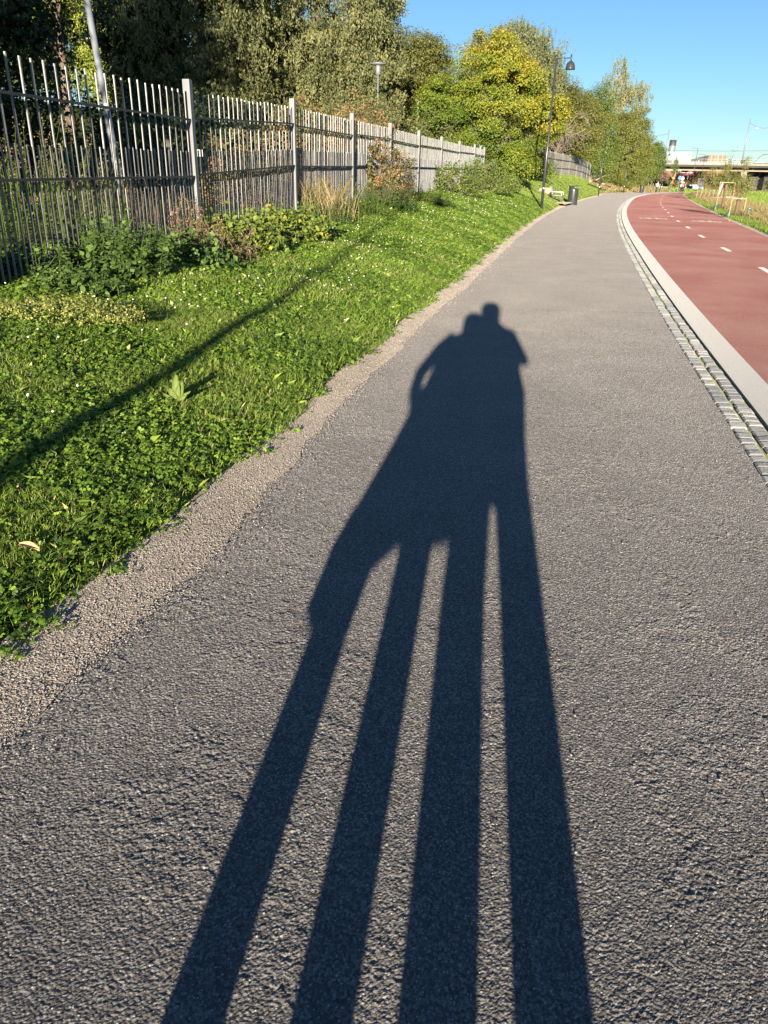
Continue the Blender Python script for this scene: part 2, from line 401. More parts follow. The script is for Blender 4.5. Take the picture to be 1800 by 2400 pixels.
# two rows of granite setts
def setts():
    rg = random.Random(2); b = MB()
    for row in (0, 1):
        y = .5
        while y < 150:
            big = 1 if y < 25 else (2 if y < 60 else 5)
            dl = rg.uniform(.085, .125)*big; cs = float(slope_cos(xr, y)); g = rg.uniform(.006, .014)
            y1 = y+dl*cs
            w0, w1 = (.004+row*.130+rg.uniform(-.008, .008), .112+row*.130+rg.uniform(-.008, .004))
            zt = .003+rg.uniform(-.004, .005)
            sk = rg.uniform(-.01, .01)
            def pt(w, yy, z): return [float(xr(yy))+w/cs, yy, z]
            tp = [pt(w0+.012, y+.012+sk, zt), pt(w1-.012, y+.012, zt), pt(w1-.012, y1-.012, zt+rg.uniform(-.003, .003)), pt(w0+.012, y1-.012+sk, zt)]
            if big > 1: pass
            md = [pt(w0, y, zt-.009), pt(w1, y, zt-.009), pt(w1, y1, zt-.009), pt(w0, y1, zt-.009)]
            lo = [[p[0], p[1], -.03] for p in md]
            r = rg.random()
            b.add(tp+md+lo, [[0, 1, 2, 3]]+[[i, 4+i, 4+(i+1) % 4, (i+1) % 4] for i in range(4)]+[[4+i, 8+i, 8+(i+1) % 4, 4+(i+1) % 4] for i in range(4)], [r]*9)
            y = y1+g
    tag(b.build('sett_strip', M['sett']), kind='structure')
setts()
# painted dashes and cycle symbols
xc = hermite([(3.0, 0), (7.5, 15.6), (8.85, 21), (10.2, 26.3), (11.75, 31.9), (13.15, 37), (16.4, 48), (20.8, 62.5), (25.7, 77.6), (32.4, 97.4), (41.4, 123), (50, 142)])
y = 15.0
while y < 135:
    n = 4; L = 1.35 * float(slope_cos(xc, y)); V = []
    for side in (-1, 1):
        for k in (range(n+1) if side < 0 else range(n, -1, -1)):
            yy = y+L*k/n; V.append([float(xc(yy))-side*.065, yy, .006])
    tag(MB().poly(V[::-1]).build('lane_marking', M['paint']), kind='structure')
    y += 5.35*float(slope_cos(xc, y))
def bike_symbol(cx, cy, ang):
    b = MB(); ca, sa = math.cos(ang), math.sin(ang)
    def T(u, v): return [cx+u*ca+v*sa, cy-u*sa+v*ca, .007]
    def ring(u0, v0, r0, r1, n=20):
        V = [T(u0+r*math.cos(2*math.pi*k/n), v0+r*1.5*math.sin(2*math.pi*k/n)) for r in (r0, r1) for k in range(n)]
        b.add(V, [[k, (k+1) % n, n+(k+1) % n, n+k] for k in range(n)])
    def bar(p, q, w=.05):
        du, dv = q[0]-p[0], q[1]-p[1]; L = math.hypot(du, dv); nu, nv = -dv/L*w, du/L*w
        b.add([T(p[0]-nu, p[1]-nv), T(q[0]-nu, q[1]-nv), T(q[0]+nu, q[1]+nv), T(p[0]+nu, p[1]+nv)], [[0, 1, 2, 3]])
    ring(-.38, 0, .17, .28); ring(.38, 0, .17, .28)
    for p, q in (((-.38, 0), (-.18, .55)), ((-.18, .55), (.24, .55)), ((-.18, .55), (0, 0)), ((0, 0), (.24, .55)), ((-.38, 0), (0, 0)), ((.38, 0), (.20, .8)), ((.12, .8), (.32, .85)), ((-.28, .72), (-.10, .72)), ((-.19, .72), (-.18, .55))): bar(p, q)
    tag(b.build('bicycle_marking', M['paint']), kind='structure')
bike_symbol(12.5, 38.4, .22); bike_symbol(14.4, 36.7, .22)

# ------------------------------------------------------------------ leaf scattering
rs = np.random.RandomState(11)
def unit(v): return v/np.maximum(np.linalg.norm(v, axis=-1, keepdims=True), 1e-9)
def leaves(mb, Cn, N, Ln, W, rnd, D=None, shape='rhomb', fold=.12):
    """add one leaf polygon per centre; N normals, D long-axis hint"""
    k = len(Cn)
    if k == 0: return
    N = unit(N); D = rs.normal(size=(k, 3)) if D is None else D
    t = unit(D-N*(D*N).sum(1, keepdims=True)); s = np.cross(N, t)
    Ln = np.broadcast_to(Ln, k)[:, None]; W = np.broadcast_to(W, k)[:, None]
    if shape == 'rhomb':
        tp = [(-.5, 0, 0), (-.05, .5, 1), (.5, 0, 0), (-.05, -.5, 1)]
    elif shape == 'hex':
        tp = [(-.5, 0, 0), (-.2, .38, .5), (.25, .46, 1), (.5, .12, .3), (.5, -.12, .3), (.25, -.46, 1), (-.2, -.38, .5)]
    else:
        tp = [(-.5, .5, 0), (-.5, -.5, 0), (.5, 0, 0)]
    V = np.stack([Cn+t*Ln*a_+s*W*b_+N*(W*fold*c_) for a_, b_, c_ in tp], 1).reshape(-1, 3)
    mb.add(V, np.arange(k*len(tp)).reshape(k, len(tp)), np.broadcast_to(rnd, k))

def crown_mesh(blobs, ncl, rc, nl, leaf, asp=.6, droop=0, zmin=None, flat=.65, shell=.5, tint=.35, bias=None):
    """blobs: ellipsoids (cx,cy,cz,rx,ry,rz); returns MB and clump centres"""
    B = np.array(blobs, float); w = (B[:, 3]*B[:, 5]); w = w/w.sum()
    bi = rs.choice(len(B), ncl, p=w); d = unit(rs.normal(size=(ncl, 3)))
    r = shell+(1-shell)*rs.rand(ncl)**.6
    r *= 1+.10*np.sin(d[:, 0]*5+bi)+.10*np.sin(d[:, 2]*7+d[:, 1]*4)
    cc = B[bi, :3]+d*B[bi, 3:]*r[:, None]
    if zmin is not None: cc[:, 2] = np.maximum(cc[:, 2], zmin+rs.rand(ncl)*.6)
    cr_ = rs.rand(ncl); csz = rc*(.6+.8*rs.rand(ncl))
    ci = np.repeat(np.arange(ncl), nl); k = len(ci)
    mb = MB()
    if droop:
        ns = max(2, nl//14); st = rs.randint(0, ns, k)
        so = rs.normal(size=(ncl, ns, 3))*csz[:, None, None]*np.array([.7, .7, .35])
        ln = droop*(.4+rs.rand(ncl, ns)*.9)
        tt = rs.rand(k); off = so[ci, st]; off[:, 2] -= tt*ln[ci, st]
        P = cc[ci]+off+rs.normal(size=(k, 3))*np.array([.07, .07, .03])*(.5+tt[:, None])
        N = unit(rs.normal(size=(k, 3))*np.array([1, 1, .35])+d[ci]*.5)
        D = np.array([0, 0, -1.0])+rs.normal(size=(k, 3))*.6
    else:
        g = unit(rs.normal(size=(k, 3)))*(rs.rand(k)**.45)[:, None]
        P = cc[ci]+g*csz[ci][:, None]*np.array([1, 1, flat])*1.35
        N = unit(unit(P-B[bi[ci], :3])*.55+np.array([0, 0, .45])+g*.3+rs.normal(size=(k, 3))*.55); D = None
    if zmin is not None:
        keep = P[:, 2] > zmin; P, N, ci = P[keep], N[keep], ci[keep]; D = D[keep] if D is not None else None; k = len(P)
    rnd = cr_[ci]*tint+rs.rand(k)*(1-tint)
    if bias: rnd = rnd*.75+.12+(P*np.array(bias[:3])).sum(1)+bias[3]
    rnd = np.clip(rnd, 0, .999)
    sz = leaf*(.7+.6*rs.rand(k))
    leaves(mb, P, N, sz, sz*asp, rnd, D)
    return mb, cc

def tree(name, label, x, y, h, blobs, mat, bark='bark', ncl=220, rc=.8, nl=180, leaf=.13, asp=.6, droop=0, tr=.22, zmin=None, group='trees beyond the fence', cat='tree', lean=(0, 0), nbr=26, **kw):
    z0 = gz(x, y)-.05
    root = empty(name, (x, y, z0), label, cat, group)
    mb, cc = crown_mesh(blobs, ncl, rc, nl, leaf, asp, droop, zmin, **kw)
    mb.build('crown', M[mat], root)
    t = MB(); top = h*.8
    tp = [(lean[0]*k*k+.12*math.sin(k*4+x), lean[1]*k*k+.12*math.cos(k*5), top*k) for k in (0, .15, .35, .6, .8, 1)]
    t.tube(tp, [tr*1.35, tr, tr*.8, tr*.55, tr*.35, tr*.12], 8)
    idx = rs.choice(len(cc), min(nbr, len(cc)), replace=False)
    for i in idx:
        c = cc[i]; q = min(.85, max(.15, (c[2]-1.2)/top*.75)); j = q*5
        ks = [0, .15, .35, .6, .8, 1]; f = np.interp(q, ks, range(6)); a0 = int(f); u = f-a0
        b0 = Vector(tp[a0]).lerp(Vector(tp[min(a0+1, 5)]), u); e_ = Vector(c)
        mid = b0.lerp(e_, .5)+Vector((0, 0, .08*(e_-b0).length)); rr = tr*(1-q)*.5+.02
        t.tube([b0, mid, e_], [rr, rr*.6, rr*.2], 5)
    t.build('trunk', M[bark], root, True)
    return root

def P2(az, d): return d*math.sin(math.radians(az)), d*math.cos(math.radians(az))

# ---- big trees beyond the fence (positions: azimuth from the camera spot, distance)
GT = 'trees beyond the fence'
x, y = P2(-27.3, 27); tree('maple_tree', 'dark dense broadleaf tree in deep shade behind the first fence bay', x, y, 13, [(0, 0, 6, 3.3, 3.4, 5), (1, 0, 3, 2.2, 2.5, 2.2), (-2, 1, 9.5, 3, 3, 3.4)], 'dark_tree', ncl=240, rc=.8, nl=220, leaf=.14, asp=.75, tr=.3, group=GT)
x, y = P2(-21.0, 58); tree('ash_tree', 'airy sunlit tree with bare forked limbs and sky showing through its crown', x, y, 17, [(0, 0, 11.0, 2.6, 2.4, 3.6), (-1.0, 0, 7.5, 2, 2, 2)], 'bright_tree', ncl=80, rc=.8, nl=170, leaf=.15, tr=.3, group=GT, nbr=50)
x, y = P2(-18.8, 60); tree('lime_tree', 'small bright yellow green tree lit by the sun between two dark trees', x, y, 9.5, [(0, 0, 6.0, 2.4, 2.4, 3.2), (.4, 0, 3.4, 2.0, 2, 2.2), (.6, 0, 10, 1.4, 1.4, 2)], 'bright_tree', ncl=170, rc=.6, nl=200, leaf=.14, tr=.16, group=GT)
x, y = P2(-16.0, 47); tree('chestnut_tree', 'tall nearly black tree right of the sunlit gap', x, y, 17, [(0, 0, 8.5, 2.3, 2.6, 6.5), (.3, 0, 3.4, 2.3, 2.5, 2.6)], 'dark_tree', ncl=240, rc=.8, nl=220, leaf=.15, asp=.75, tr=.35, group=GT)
x, y = P2(-12.4, 45); tree('willow_tree', 'shaded weeping willow with grey green drooping twigs left of the sunlit willow', x, y, 14, [(0, 0, 7, 3.7, 3.6, 5.5), (.5, -.5, 3.2, 3.4, 2.8, 2.4)], 'willow', ncl=420, rc=.6, nl=330, leaf=.15, asp=.42, droop=.65, tr=.35, group=GT, tint=.5)
x, y = P2(-5.0, 50); tree('willow_tree', 'large sunlit weeping willow standing behind the second and third fence posts', x, y, 16, [(0, 0, 8, 4.9, 4, 6.2), (0, -1, 3.2, 4.6, 3, 2.8), (-2.2, -.5, 6, 2.6, 2.6, 3), (2.2, -.6, 6, 2.6, 2.6, 3)], 'willow', ncl=720, rc=.6, nl=340, leaf=.15, asp=.42, droop=.65, tr=.4, group=GT, tint=.5)
x, y = P2(-1.2, 66); tree('poplar_tree', 'slim pale green poplar rising behind the big willow', x, y, 19, [(0, 0, 11, 1.9, 1.9, 6.8)], 'birch_leaf', ncl=160, rc=.6, nl=190, leaf=.16, tr=.18, group=GT)
x, y = P2(.8, 57); tree('alder_tree', 'dense olive green tree with rounded top right of the big willow', x, y, 9.8, [(0, 0, 5.4, 3.0, 2.8, 3.6), (-1.6, 0, 3.6, 2.8, 2.6, 3.0), (.9, 0, 3.6, 2.6, 2.5, 3.2), (1.2, 0, 7.0, 1.5, 1.5, 1.6)], 'olive_tree', ncl=460, rc=.62, nl=260, leaf=.13, tr=.25, group=GT)
x, y = P2(3.7, 74); tree('rowan_tree', 'thin sparse treetop showing between the olive tree and the yellow tree', x, y, 9.5, [(0, 0, 6.6, .9, .9, 3.0), (.3, 0, 4.0, 2.2, 2, 2.4)], 'birch_leaf', ncl=80, rc=.45, nl=110, leaf=.13, tr=.1, group=GT, nbr=40)
x, y = P2(7.5, 80); tree('birch_tree', 'broad silver green birch with hanging twigs rising behind the yellow tree', x, y, 14.5, [(0, 0, 8.5, 3.8, 3.4, 4.2), (2.7, 0, 6.2, 2.4, 2.4, 3.8), (-2.0, 0, 7.5, 2.0, 2, 3.0), (.4, 0, 11.0, 2.4, 2, 1.8), (3.0, 0, 9.4, 1.6, 1.6, 2.2)], 'birch_silver', 'birchbark', ncl=500, rc=.7, nl=240, leaf=.15, asp=.5, droop=1.4, tr=.22, group=GT)
x, y = P2(6.4, 53.5); tree('hawthorn_tree', 'broad tree with green leaves turning bright yellow and orange beside the fence end', x, y, 8.2, [(.7, 0, 4.3, 3.5, 3.0, 2.8), (-.9, 0, 6.7, 1.5, 1.6, 1.6), (.6, 0, 7.3, 1.1, 1.3, 1.1), (-2.6, 0, 4.4, 2.0, 2.2, 1.7), (-2.2, -.4, 2.9, 2.6, 2.6, 2.1), (3.0, -.3, 3.9, 1.6, 2.0, 1.5), (2.1, -.8, 1.5, 1.5, 1.5, 1.0), (1.3, 0, 5.7, 1.9, 1.8, 1.4)], 'yellow_tree', ncl=360, rc=.52, nl=290, leaf=.115, asp=.7, tr=.2, group=GT, flat=.6, shell=.68, zmin=.25, tint=.55, bias=(.035, 0, .06, -.36))
x, y = P2(10.4, 97); tree('elm_tree', 'olive brown tree directly right of the nearest street lamp', x, y, 10.5, [(0, 0, 6.4, 4.0, 3, 3.7), (-1.6, 0, 3.8, 3.6, 3, 2.8), (3, 0, 5.2, 3.0, 3, 3.4)], 'olive_tree', ncl=460, rc=.75, nl=210, leaf=.16, tr=.2, group=GT)
x, y = P2(12.2, 122); tree('oak_tree', 'yellow olive tree between the nearest and second street lamps', x, y, 11.0, [(0, 0, 6.0, 4.2, 3, 4.6), (-.8, 0, 3.2, 4.4, 3, 2.8)], 'edge_tree', ncl=330, rc=.85, nl=190, leaf=.19, tr=.25, group=GT, zmin=.2)
x, y = P2(13.6, 132); tree('linden_tree', 'deep green tree with pointed top behind the second street lamp', x, y, 14.8, [(0, 0, 8.6, 2.9, 2.5, 5.6), (0, 0, 4.2, 3.8, 2.5, 4.0)], 'green_tree', ncl=320, rc=.85, nl=180, leaf=.2, tr=.25, group=GT, zmin=.2)
x, y = P2(15.1, 158); tree('birch_tree', 'tall pale thin birch whose top stands above the trees at the path bend', x, y, 22, [(-1.6, 0, 17.0, 2.2, 2, 4.2), (1.8, 0, 15.0, 2.9, 2, 3.2), (0, 0, 9, 4, 2.5, 5)], 'birch_leaf', 'birchbark', ncl=260, rc=.75, nl=130, leaf=.21, asp=.5, droop=1.6, tr=.2, group=GT)
x, y = P2(15.4, 146); tree('aspen_tree', 'bushy yellow green tree at the path bend reaching down to the grass', x, y, 13, [(0, 0, 6.2, 3.4, 3, 6.2), (-2.2, 0, 4.0, 2.4, 2.5, 4.0), (1.5, 0, 3.8, 3.0, 2.5, 4.0)], 'edge_tree', ncl=300, rc=.72, nl=210, leaf=.19, tr=.2, group=GT, zmin=.15)
x, y = P2(16.2, 164); tree('maple_tree', 'rounded yellow green tree, last large one before the bridge', x, y, 14, [(0, 0, 7.2, 3.0, 2.5, 6.6), (1.2, 0, 4.4, 2.6, 2.5, 4.6)], 'edge_tree', ncl=240, rc=.75, nl=190, leaf=.2, tr=.2, group=GT, zmin=.15)
x, y = P2(17.55, 190); tree('plum_tree', 'small dark green tree standing at the left end of the bridge', x, y, 9.5, [(0, 0, 5.4, 2.3, 2.2, 3.6)], 'green_tree', ncl=160, rc=.8, nl=110, leaf=.24, tr=.2, group=GT)
for i, (az, d, h) in enumerate([(-24.5, 84, 14), (-21.5, 90, 11), (-17.5, 84, 16), (-14.0, 78, 17), (-9.0, 76, 15)]):
    x, y = P2(az, d); tree('oak_tree', ['far dark oak at the left edge of the view', 'far oak low behind the sunlit gap', 'far oak behind the small bright tree', 'far oak behind the nearly black tree', 'far oak between the two willows'][i], x, y, h, [(0, 0, h*.5, 5.0, 3, h*.45)], 'green_tree', ncl=150, rc=1.1, nl=110, leaf=.26, tr=.3, group=GT)
# dead tangled tree
x, y = P2(11.3, 92)
root = empty('dead_tree', (x, y, gz(x, y)), 'grey leafless tangled tree in front of the olive trees above the far fence', 'tree', GT); root.scale = (1.5, 1.5, 1.9)
t = MB(); tw = MB(); rg = random.Random(3)
t.tube([(0, 0, 0), (-.2, 0, 1.2), (.4, 0, 2.6)], [.2, .15, .1], 7)
for k in range(16):
    q = Vector((rg.uniform(-.3, .4), 0, rg.uniform(.8, 2.6))); a_ = rg.uniform(0, 6.28); L = rg.uniform(1.2, 2.6)
    p2 = q+Vector((math.cos(a_)*L*.5, math.sin(a_)*L*.5, L*.45)); p3 = p2+Vector((math.cos(a_)*L*.5, math.sin(a_)*L*.5, -L*.1))
    t.tube([q, p2, p3], [.05, .035, .015], 5)
    for j in range(26):
        s0 = q.lerp(p2, rg.random()) if rg.random() < .4 else p2.lerp(p3, rg.random())
        tw.tube([s0, s0+Vector((rg.uniform(-.7, .7), rg.uniform(-.7, .7), rg.uniform(-.7, .6)))], [.012, .006], 3, rg.random())
t.build('trunk', M['bark'], root, True); tw.build('twigs', M['dead'], root)

# tall trees just outside the left edge; they throw the shade that lies over the left of the garden
for i, (x, y, h) in enumerate([(-13.5, 13, 17), (-18, 15, 19), (-10.5, 4, 10), (-23, 3, 15)]):
    tree('spruce_tree', ['tall conifer beyond the fence nearest the shaded willow', 'tallest conifer beyond the fence further left', 'short conifer close behind the fence', 'far left conifer on the slope'][i], x, y, h,
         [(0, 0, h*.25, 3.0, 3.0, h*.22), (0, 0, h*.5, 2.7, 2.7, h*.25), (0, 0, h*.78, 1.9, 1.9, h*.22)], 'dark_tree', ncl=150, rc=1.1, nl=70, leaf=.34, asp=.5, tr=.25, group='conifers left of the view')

# ------------------------------------------------------------------ bushes and herbs
def bush(name, label, cat, x, y, r, n, leaf, mat, asp=.6, stems=14, group=None, z=None, shape='rhomb', up=.5, ncl=None, rc=.28, stem_mat='bark', arch=0, tint=.4):
    z0 = gz(x, y)-.02 if z is None else z
    root = empty(name, (x, y, z0), label, cat, group)
    rx, ry, rz = r; ncl = ncl or max(12, n//60)
    d = unit(rs.normal(size=(ncl, 3))); d[:, 2] = np.abs(d[:, 2]); rr = .45+.55*rs.rand(ncl)**.5
    cc = d*rr[:, None]*np.array([rx, ry, rz]); cc[:, 2] += .04
    ci = rs.randint(0, ncl, n); g = rs.normal(size=(n, 3))*.5
    P = cc[ci]+g*rc*np.array([1, 1, .8]); P[:, 2] = np.maximum(P[:, 2], .02+rs.rand(n)*.05)
    N = unit(np.array([0, -.15, up])+rs.normal(size=(n, 3))*.6+d[ci]*.3)
    crn = rs.rand(ncl); rnd = np.clip(crn[ci]*tint+rs.rand(n)*(1-tint), 0, .999)
    sz = leaf*(.6+.8*rs.rand(n)); mb = MB()
    leaves(mb, P, N, sz, sz*asp, rnd, None, shape)
    mb.build('foliage', M[mat], root)
    if stems:
        t = MB()
        for i in range(stems):
            c = cc[i % ncl]; b0 = (c[0]*.25, c[1]*.25, 0)
            t.tube([b0, (c[0]*.6, c[1]*.6, c[2]*.6+arch), tuple(c)], [.012, .008, .004], 4)
        tag(t.build('stems', M[stem_mat], root), kind='stuff')
    return root

# behind the fence
HB = 'shrubs behind the fence'
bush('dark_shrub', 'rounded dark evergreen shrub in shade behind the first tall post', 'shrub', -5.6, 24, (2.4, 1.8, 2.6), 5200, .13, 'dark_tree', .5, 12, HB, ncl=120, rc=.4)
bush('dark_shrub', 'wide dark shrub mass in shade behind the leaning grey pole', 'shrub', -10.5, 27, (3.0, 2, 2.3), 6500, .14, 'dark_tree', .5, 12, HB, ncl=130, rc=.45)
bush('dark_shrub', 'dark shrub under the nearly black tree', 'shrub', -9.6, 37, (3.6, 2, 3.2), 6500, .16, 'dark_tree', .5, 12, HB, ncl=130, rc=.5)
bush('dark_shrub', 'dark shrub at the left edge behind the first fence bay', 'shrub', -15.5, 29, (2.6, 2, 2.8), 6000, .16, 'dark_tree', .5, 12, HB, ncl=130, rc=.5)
bush('rose_bush', 'wild rose bush with fading leaves and red hips behind the second fence bay', 'shrub', -3.2, 18.6, (1.3, .8, 1.75), 4200, .07, 'rose', .6, 50, 'rose bushes along the fence', ncl=110, rc=.16, arch=.25, tint=.6)
bush('rose_bush', 'wild rose bush with red hips growing over the third fence bay top', 'shrub', -2.2, 22.9, (1.7, .7, 2.6), 7500, .07, 'rose', .6, 70, 'rose bushes along the fence', ncl=150, rc=.18, arch=.3, tint=.6)
bush('rose_bush', 'loose wild rose bush reaching above the fence between the third and fourth posts', 'shrub', -.95, 26.2, (1.5, .7, 2.95), 6000, .075, 'rose', .6, 90, 'rose bushes along the fence', ncl=130, rc=.17, arch=.4, tint=.6)
bush('rose_bush', 'wild rose bush in front of the fourth fence post with red hips', 'shrub', -.15, 22.9, (.95, .5, 1.7), 4200, .07, 'rose', .6, 60, 'rose bushes along the fence', ncl=90, rc=.15, arch=.25, tint=.6)
bush('willow_shrub', 'grey green shrub behind the fence left of the yellow tree', 'shrub', 1.6, 44, (3.2, 1.6, 3.6), 7500, .12, 'willow', .5, 14, HB, ncl=170, rc=.4)
bush('willow_shrub', 'bushy sage green shrub behind the fence below the olive tree', 'shrub', -2.2, 43, (2.8, 1.6, 3.0), 6000, .12, 'willow', .5, 14, HB, ncl=150, rc=.4)
bush('willow_shrub', 'tall grey green shrub whose top hides the mushroom lamp pole', 'shrub', -.95, 41.0, (1.9, 1.3, 4.3), 8500, .12, 'willow', .5, 14, HB, ncl=200, rc=.4)
bush('dark_shrub', 'wide green shrub under the yellow tree behind the fence end', 'shrub', 9.2, 66, (4.0, 2, 2.4), 7000, .16, 'green_tree', .5, 12, HB, ncl=130, rc=.5)
bush('dark_shrub', 'green shrub behind the start of the far fence', 'shrub', 13.0, 82, (3.4, 2, 2.6), 6000, .17, 'green_tree', .5, 12, HB, ncl=110, rc=.5)
# in front of the fence
FB = 'weeds along the fence foot'
NETTLES = [('clump of stinging nettles with pointed drooping leaves at the fence foot', -3.05, 8.7, (.62, .5), 130, .74, .115), ('low dark nettles at the far left edge below the fence bars', -3.75, 8.0, (.45, .5), 90, .42, .10), ('small nettle tuft left of the tall nettle clump', -3.05, 7.5, (.45, .4), 80, .32, .09)]
bush('bramble_bush', 'dark green bramble leaves just right of the nettles', 'plant', -2.6, 9.9, (.6, .6, .34), 1300, .07, 'nettle', .75, 26, FB, up=.6, ncl=45, rc=.16)
bush('bramble_bush', 'bramble with yellow and lime leaves below the first tall post', 'plant', -2.35, 11.6, (.8, .5, .42), 1500, .075, 'bramble', .75, 30, FB, up=.5, ncl=50, rc=.17)
bush('bramble_bush', 'yellowing bramble heap between the first and second posts', 'plant', -1.85, 13.4, (.85, .7, .48), 2000, .075, 'bramble', .75, 30, FB, up=.5, ncl=60, rc=.18)
bush('low_shrub', 'brownish green bushy shrub at the foot of the fifth and sixth bays', 'shrub', 2.6, 34, (1.35, .9, 1.2), 3400, .10, 'hedge', .45, 26, FB, up=.35, ncl=110, rc=.22)
bush('low_shrub', 'soft green shrub between the fence and the yellow tree', 'shrub', 4.55, 40.5, (1.75, 1.0, 1.45), 4200, .11, 'green_tree', .42, 26, FB, up=.35, ncl=130, rc=.24)
bush('low_shrub', 'small shrub at the base of the yellow tree', 'shrub', 6.3, 46.5, (1.2, .8, .8), 2000, .12, 'green_tree', .5, 16, FB, up=.35, ncl=60, rc=.24)
bush('bedstraw_cushion', 'low cushion of tiny pale yellow flowers at the left edge of the lawn', 'plant', -2.72, 6.3, (.72, .42, .17), 5200, .018, 'yellow_flower', .8, 20, None, up=.8, ncl=300, rc=.05, stem_mat='nettle')
def stalks(name, label, x, y, r, n, h, leaf, mat, asp, group=None, lean=.18, pairs=9, stem_mat=None, cat='plant', tip=None, droop=-.35):
    # upright stems with leaves in pairs all the way up
    z0 = gz(x, y)-.02; root = empty(name, (x, y, z0), label, cat, group)
    a_ = rs.rand(n)*6.28; q = np.sqrt(rs.rand(n)); bx_ = r[0]*q*np.cos(a_); by_ = r[1]*q*np.sin(a_)
    hh = h*(.45+.6*rs.rand(n))*(1-.45*q*q); lx = rs.normal(size=n)*lean+bx_/r[0]*lean; ly = rs.normal(size=n)*lean+by_/r[1]*lean
    st = MB(); mb = MB()
    for i in range(n):
        p = [(bx_[i]+lx[i]*hh[i]*k*k, by_[i]+ly[i]*hh[i]*k*k, hh[i]*k) for k in (0, .5, 1)]
        st.tube(p, [.006, .005, .002], 3, .4)
    k = np.repeat(np.arange(n), pairs*2); t_ = np.tile(np.repeat((np.arange(pairs)+.8)/pairs, 2), n)+rs.normal(size=n*pairs*2)*.03
    ph = np.tile(np.repeat(np.arange(pairs)*1.57, 2)+np.tile([0, 3.14], pairs), n)+np.repeat(rs.rand(n)*3, pairs*2)+rs.normal(size=len(k))*.3
    c = np.stack([bx_[k]+lx[k]*hh[k]*t_*t_, by_[k]+ly[k]*hh[k]*t_*t_, hh[k]*t_], 1)
    D = np.stack([np.cos(ph), np.sin(ph), droop+rs.normal(size=len(k))*.25+.3*t_], 1); D = unit(D)
    sz = leaf*(1.15-.65*t_)*(.7+.5*rs.rand(len(k)))
    N = unit(np.array([0, 0, 1.0])+rs.normal(size=(len(k), 3))*.3-D*D[:, 2:3])
    rnd = np.clip(.15+.5*t_+rs.rand(len(k))*.4-.05, 0, .999)
    leaves(mb, c+D*sz[:, None]*.5, N, sz, sz*asp, rnd, D, 'hex' if leaf > .05 else 'rhomb')
    if tip:
        kk = np.repeat(np.arange(n), 16); tt_ = .86+.16*rs.rand(len(kk))
        c = np.stack([bx_[kk]+lx[kk]*hh[kk]*tt_, by_[kk]+ly[kk]*hh[kk]*tt_, hh[kk]*tt_], 1)+rs.normal(size=(len(kk), 3))*.02
        tm = MB(); leaves(tm, c, rs.normal(size=(len(kk), 3)), .028, .016, rs.rand(len(kk))); tag(tm.build('seed_head', M[tip], root), kind='stuff')
    mb.build('foliage', M[mat], root); st.build('stems', M[stem_mat or mat], root)
    return root
for lab, x, y, r_, n_, h_, lf in NETTLES: stalks('nettle_patch', lab, x, y, r_, n_, h_, lf, 'nettle', .62, FB)
stalks('goldenrod_hedge', 'tall leafy yellow green weeds with brown seed heads behind the first fence bay', -5.7, 11.6, (1.9, 1.0), 210, 1.75, .10, 'hedge', .26, HB, .1, 14, cat='shrub', tip='brown_herb')
stalks('goldenrod_hedge', 'low shaded weeds behind the fence left of the first tall post', -4.3, 13.4, (1.1, .8), 110, .95, .08, 'brown_herb', .3, HB, .12, 10, cat='shrub')
stalks('tall_weed', 'spiky reed like weed with rusty tips rising at the far left behind the fence', -7.5, 14.2, (.7, .5), 34, 3.7, .24, 'hedge', .16, HB, .05, 18, tip='brown_herb', droop=.2)
stalks('mugwort_plant', 'green herb tuft at the second post', -1.45, 16.3, (.75, .5), 80, .62, .06, 'nettle', .4, FB, .2)
stalks('mugwort_plant', 'green leafy herb right of the second post', -.85, 18.7, (.85, .6), 100, .8, .07, 'hedge', .4, FB, .2)
stalks('mugwort_plant', 'green herb heap at the third post', -.25, 21.2, (.9, .6), 100, .95, .08, 'nettle', .42, FB, .2)
stalks('mugwort_plant', 'dark leafy weeds right of the rose bush', .95, 25.6, (1.0, .6), 110, .8, .09, 'hedge', .42, FB, .2)
stalks('dry_weed', 'withered brown seed stalks beside the first tall post', -2.62, 10.8, (.4, .3), 44, .85, .04, 'brown_herb', .35, FB, .2, tip='brown_herb')
stalks('dry_weed', 'tawny dry stalks in front of the bramble', -2.15, 10.7, (.4, .3), 40, .5, .045, 'brown_herb', .3, FB, .3, tip='brown_herb')
# tall dry grass by the second post
def tufts(name, label, pts, n, h, w, mat, spread, lean=.35, cat='grass', kind='stuff', dirb=None):
    pts = np.array(pts, float); k = len(pts)*n; pi = np.repeat(np.arange(len(pts)), n)
    base = pts[pi]+np.stack([rs.normal(size=k)*spread, rs.normal(size=k)*spread, np.zeros(k)], 1)
    base[:, 2] = hgt(base[:, 0], base[:, 1])-.005
    hh = h*(.5+.8*rs.rand(k)); d = np.stack([rs.normal(size=k)*lean, rs.normal(size=k)*lean, np.ones(k)], 1)*hh[:, None]
    side = unit(np.stack([rs.normal(size=k), rs.normal(size=k)*.5, np.zeros(k)], 1))*(w*(.6+.8*rs.rand(k)))[:, None]*.5
    bend = np.stack([rs.normal(size=k), rs.normal(size=k), np.full(k, -.3)], 1)*(hh*.16)[:, None]
    V = np.stack([base-side, base+side, base+d*.55+side*.7, base+d+bend, base+d*.55-side*.7], 1).reshape(-1, 3)
    mb = MB().add(V, np.arange(k*5).reshape(k, 5), rs.rand(k))
    o = mb.build(name, M[mat]); return tag(o, label, cat, kind=kind)
tufts('dry_grass', 'straw coloured grass at the second fence post', [(-1.75, 17.0, 0), (-1.55, 17.5, 0), (-1.2, 16.6, 0)], 130, .75, .012, 'dry', .18, .22)

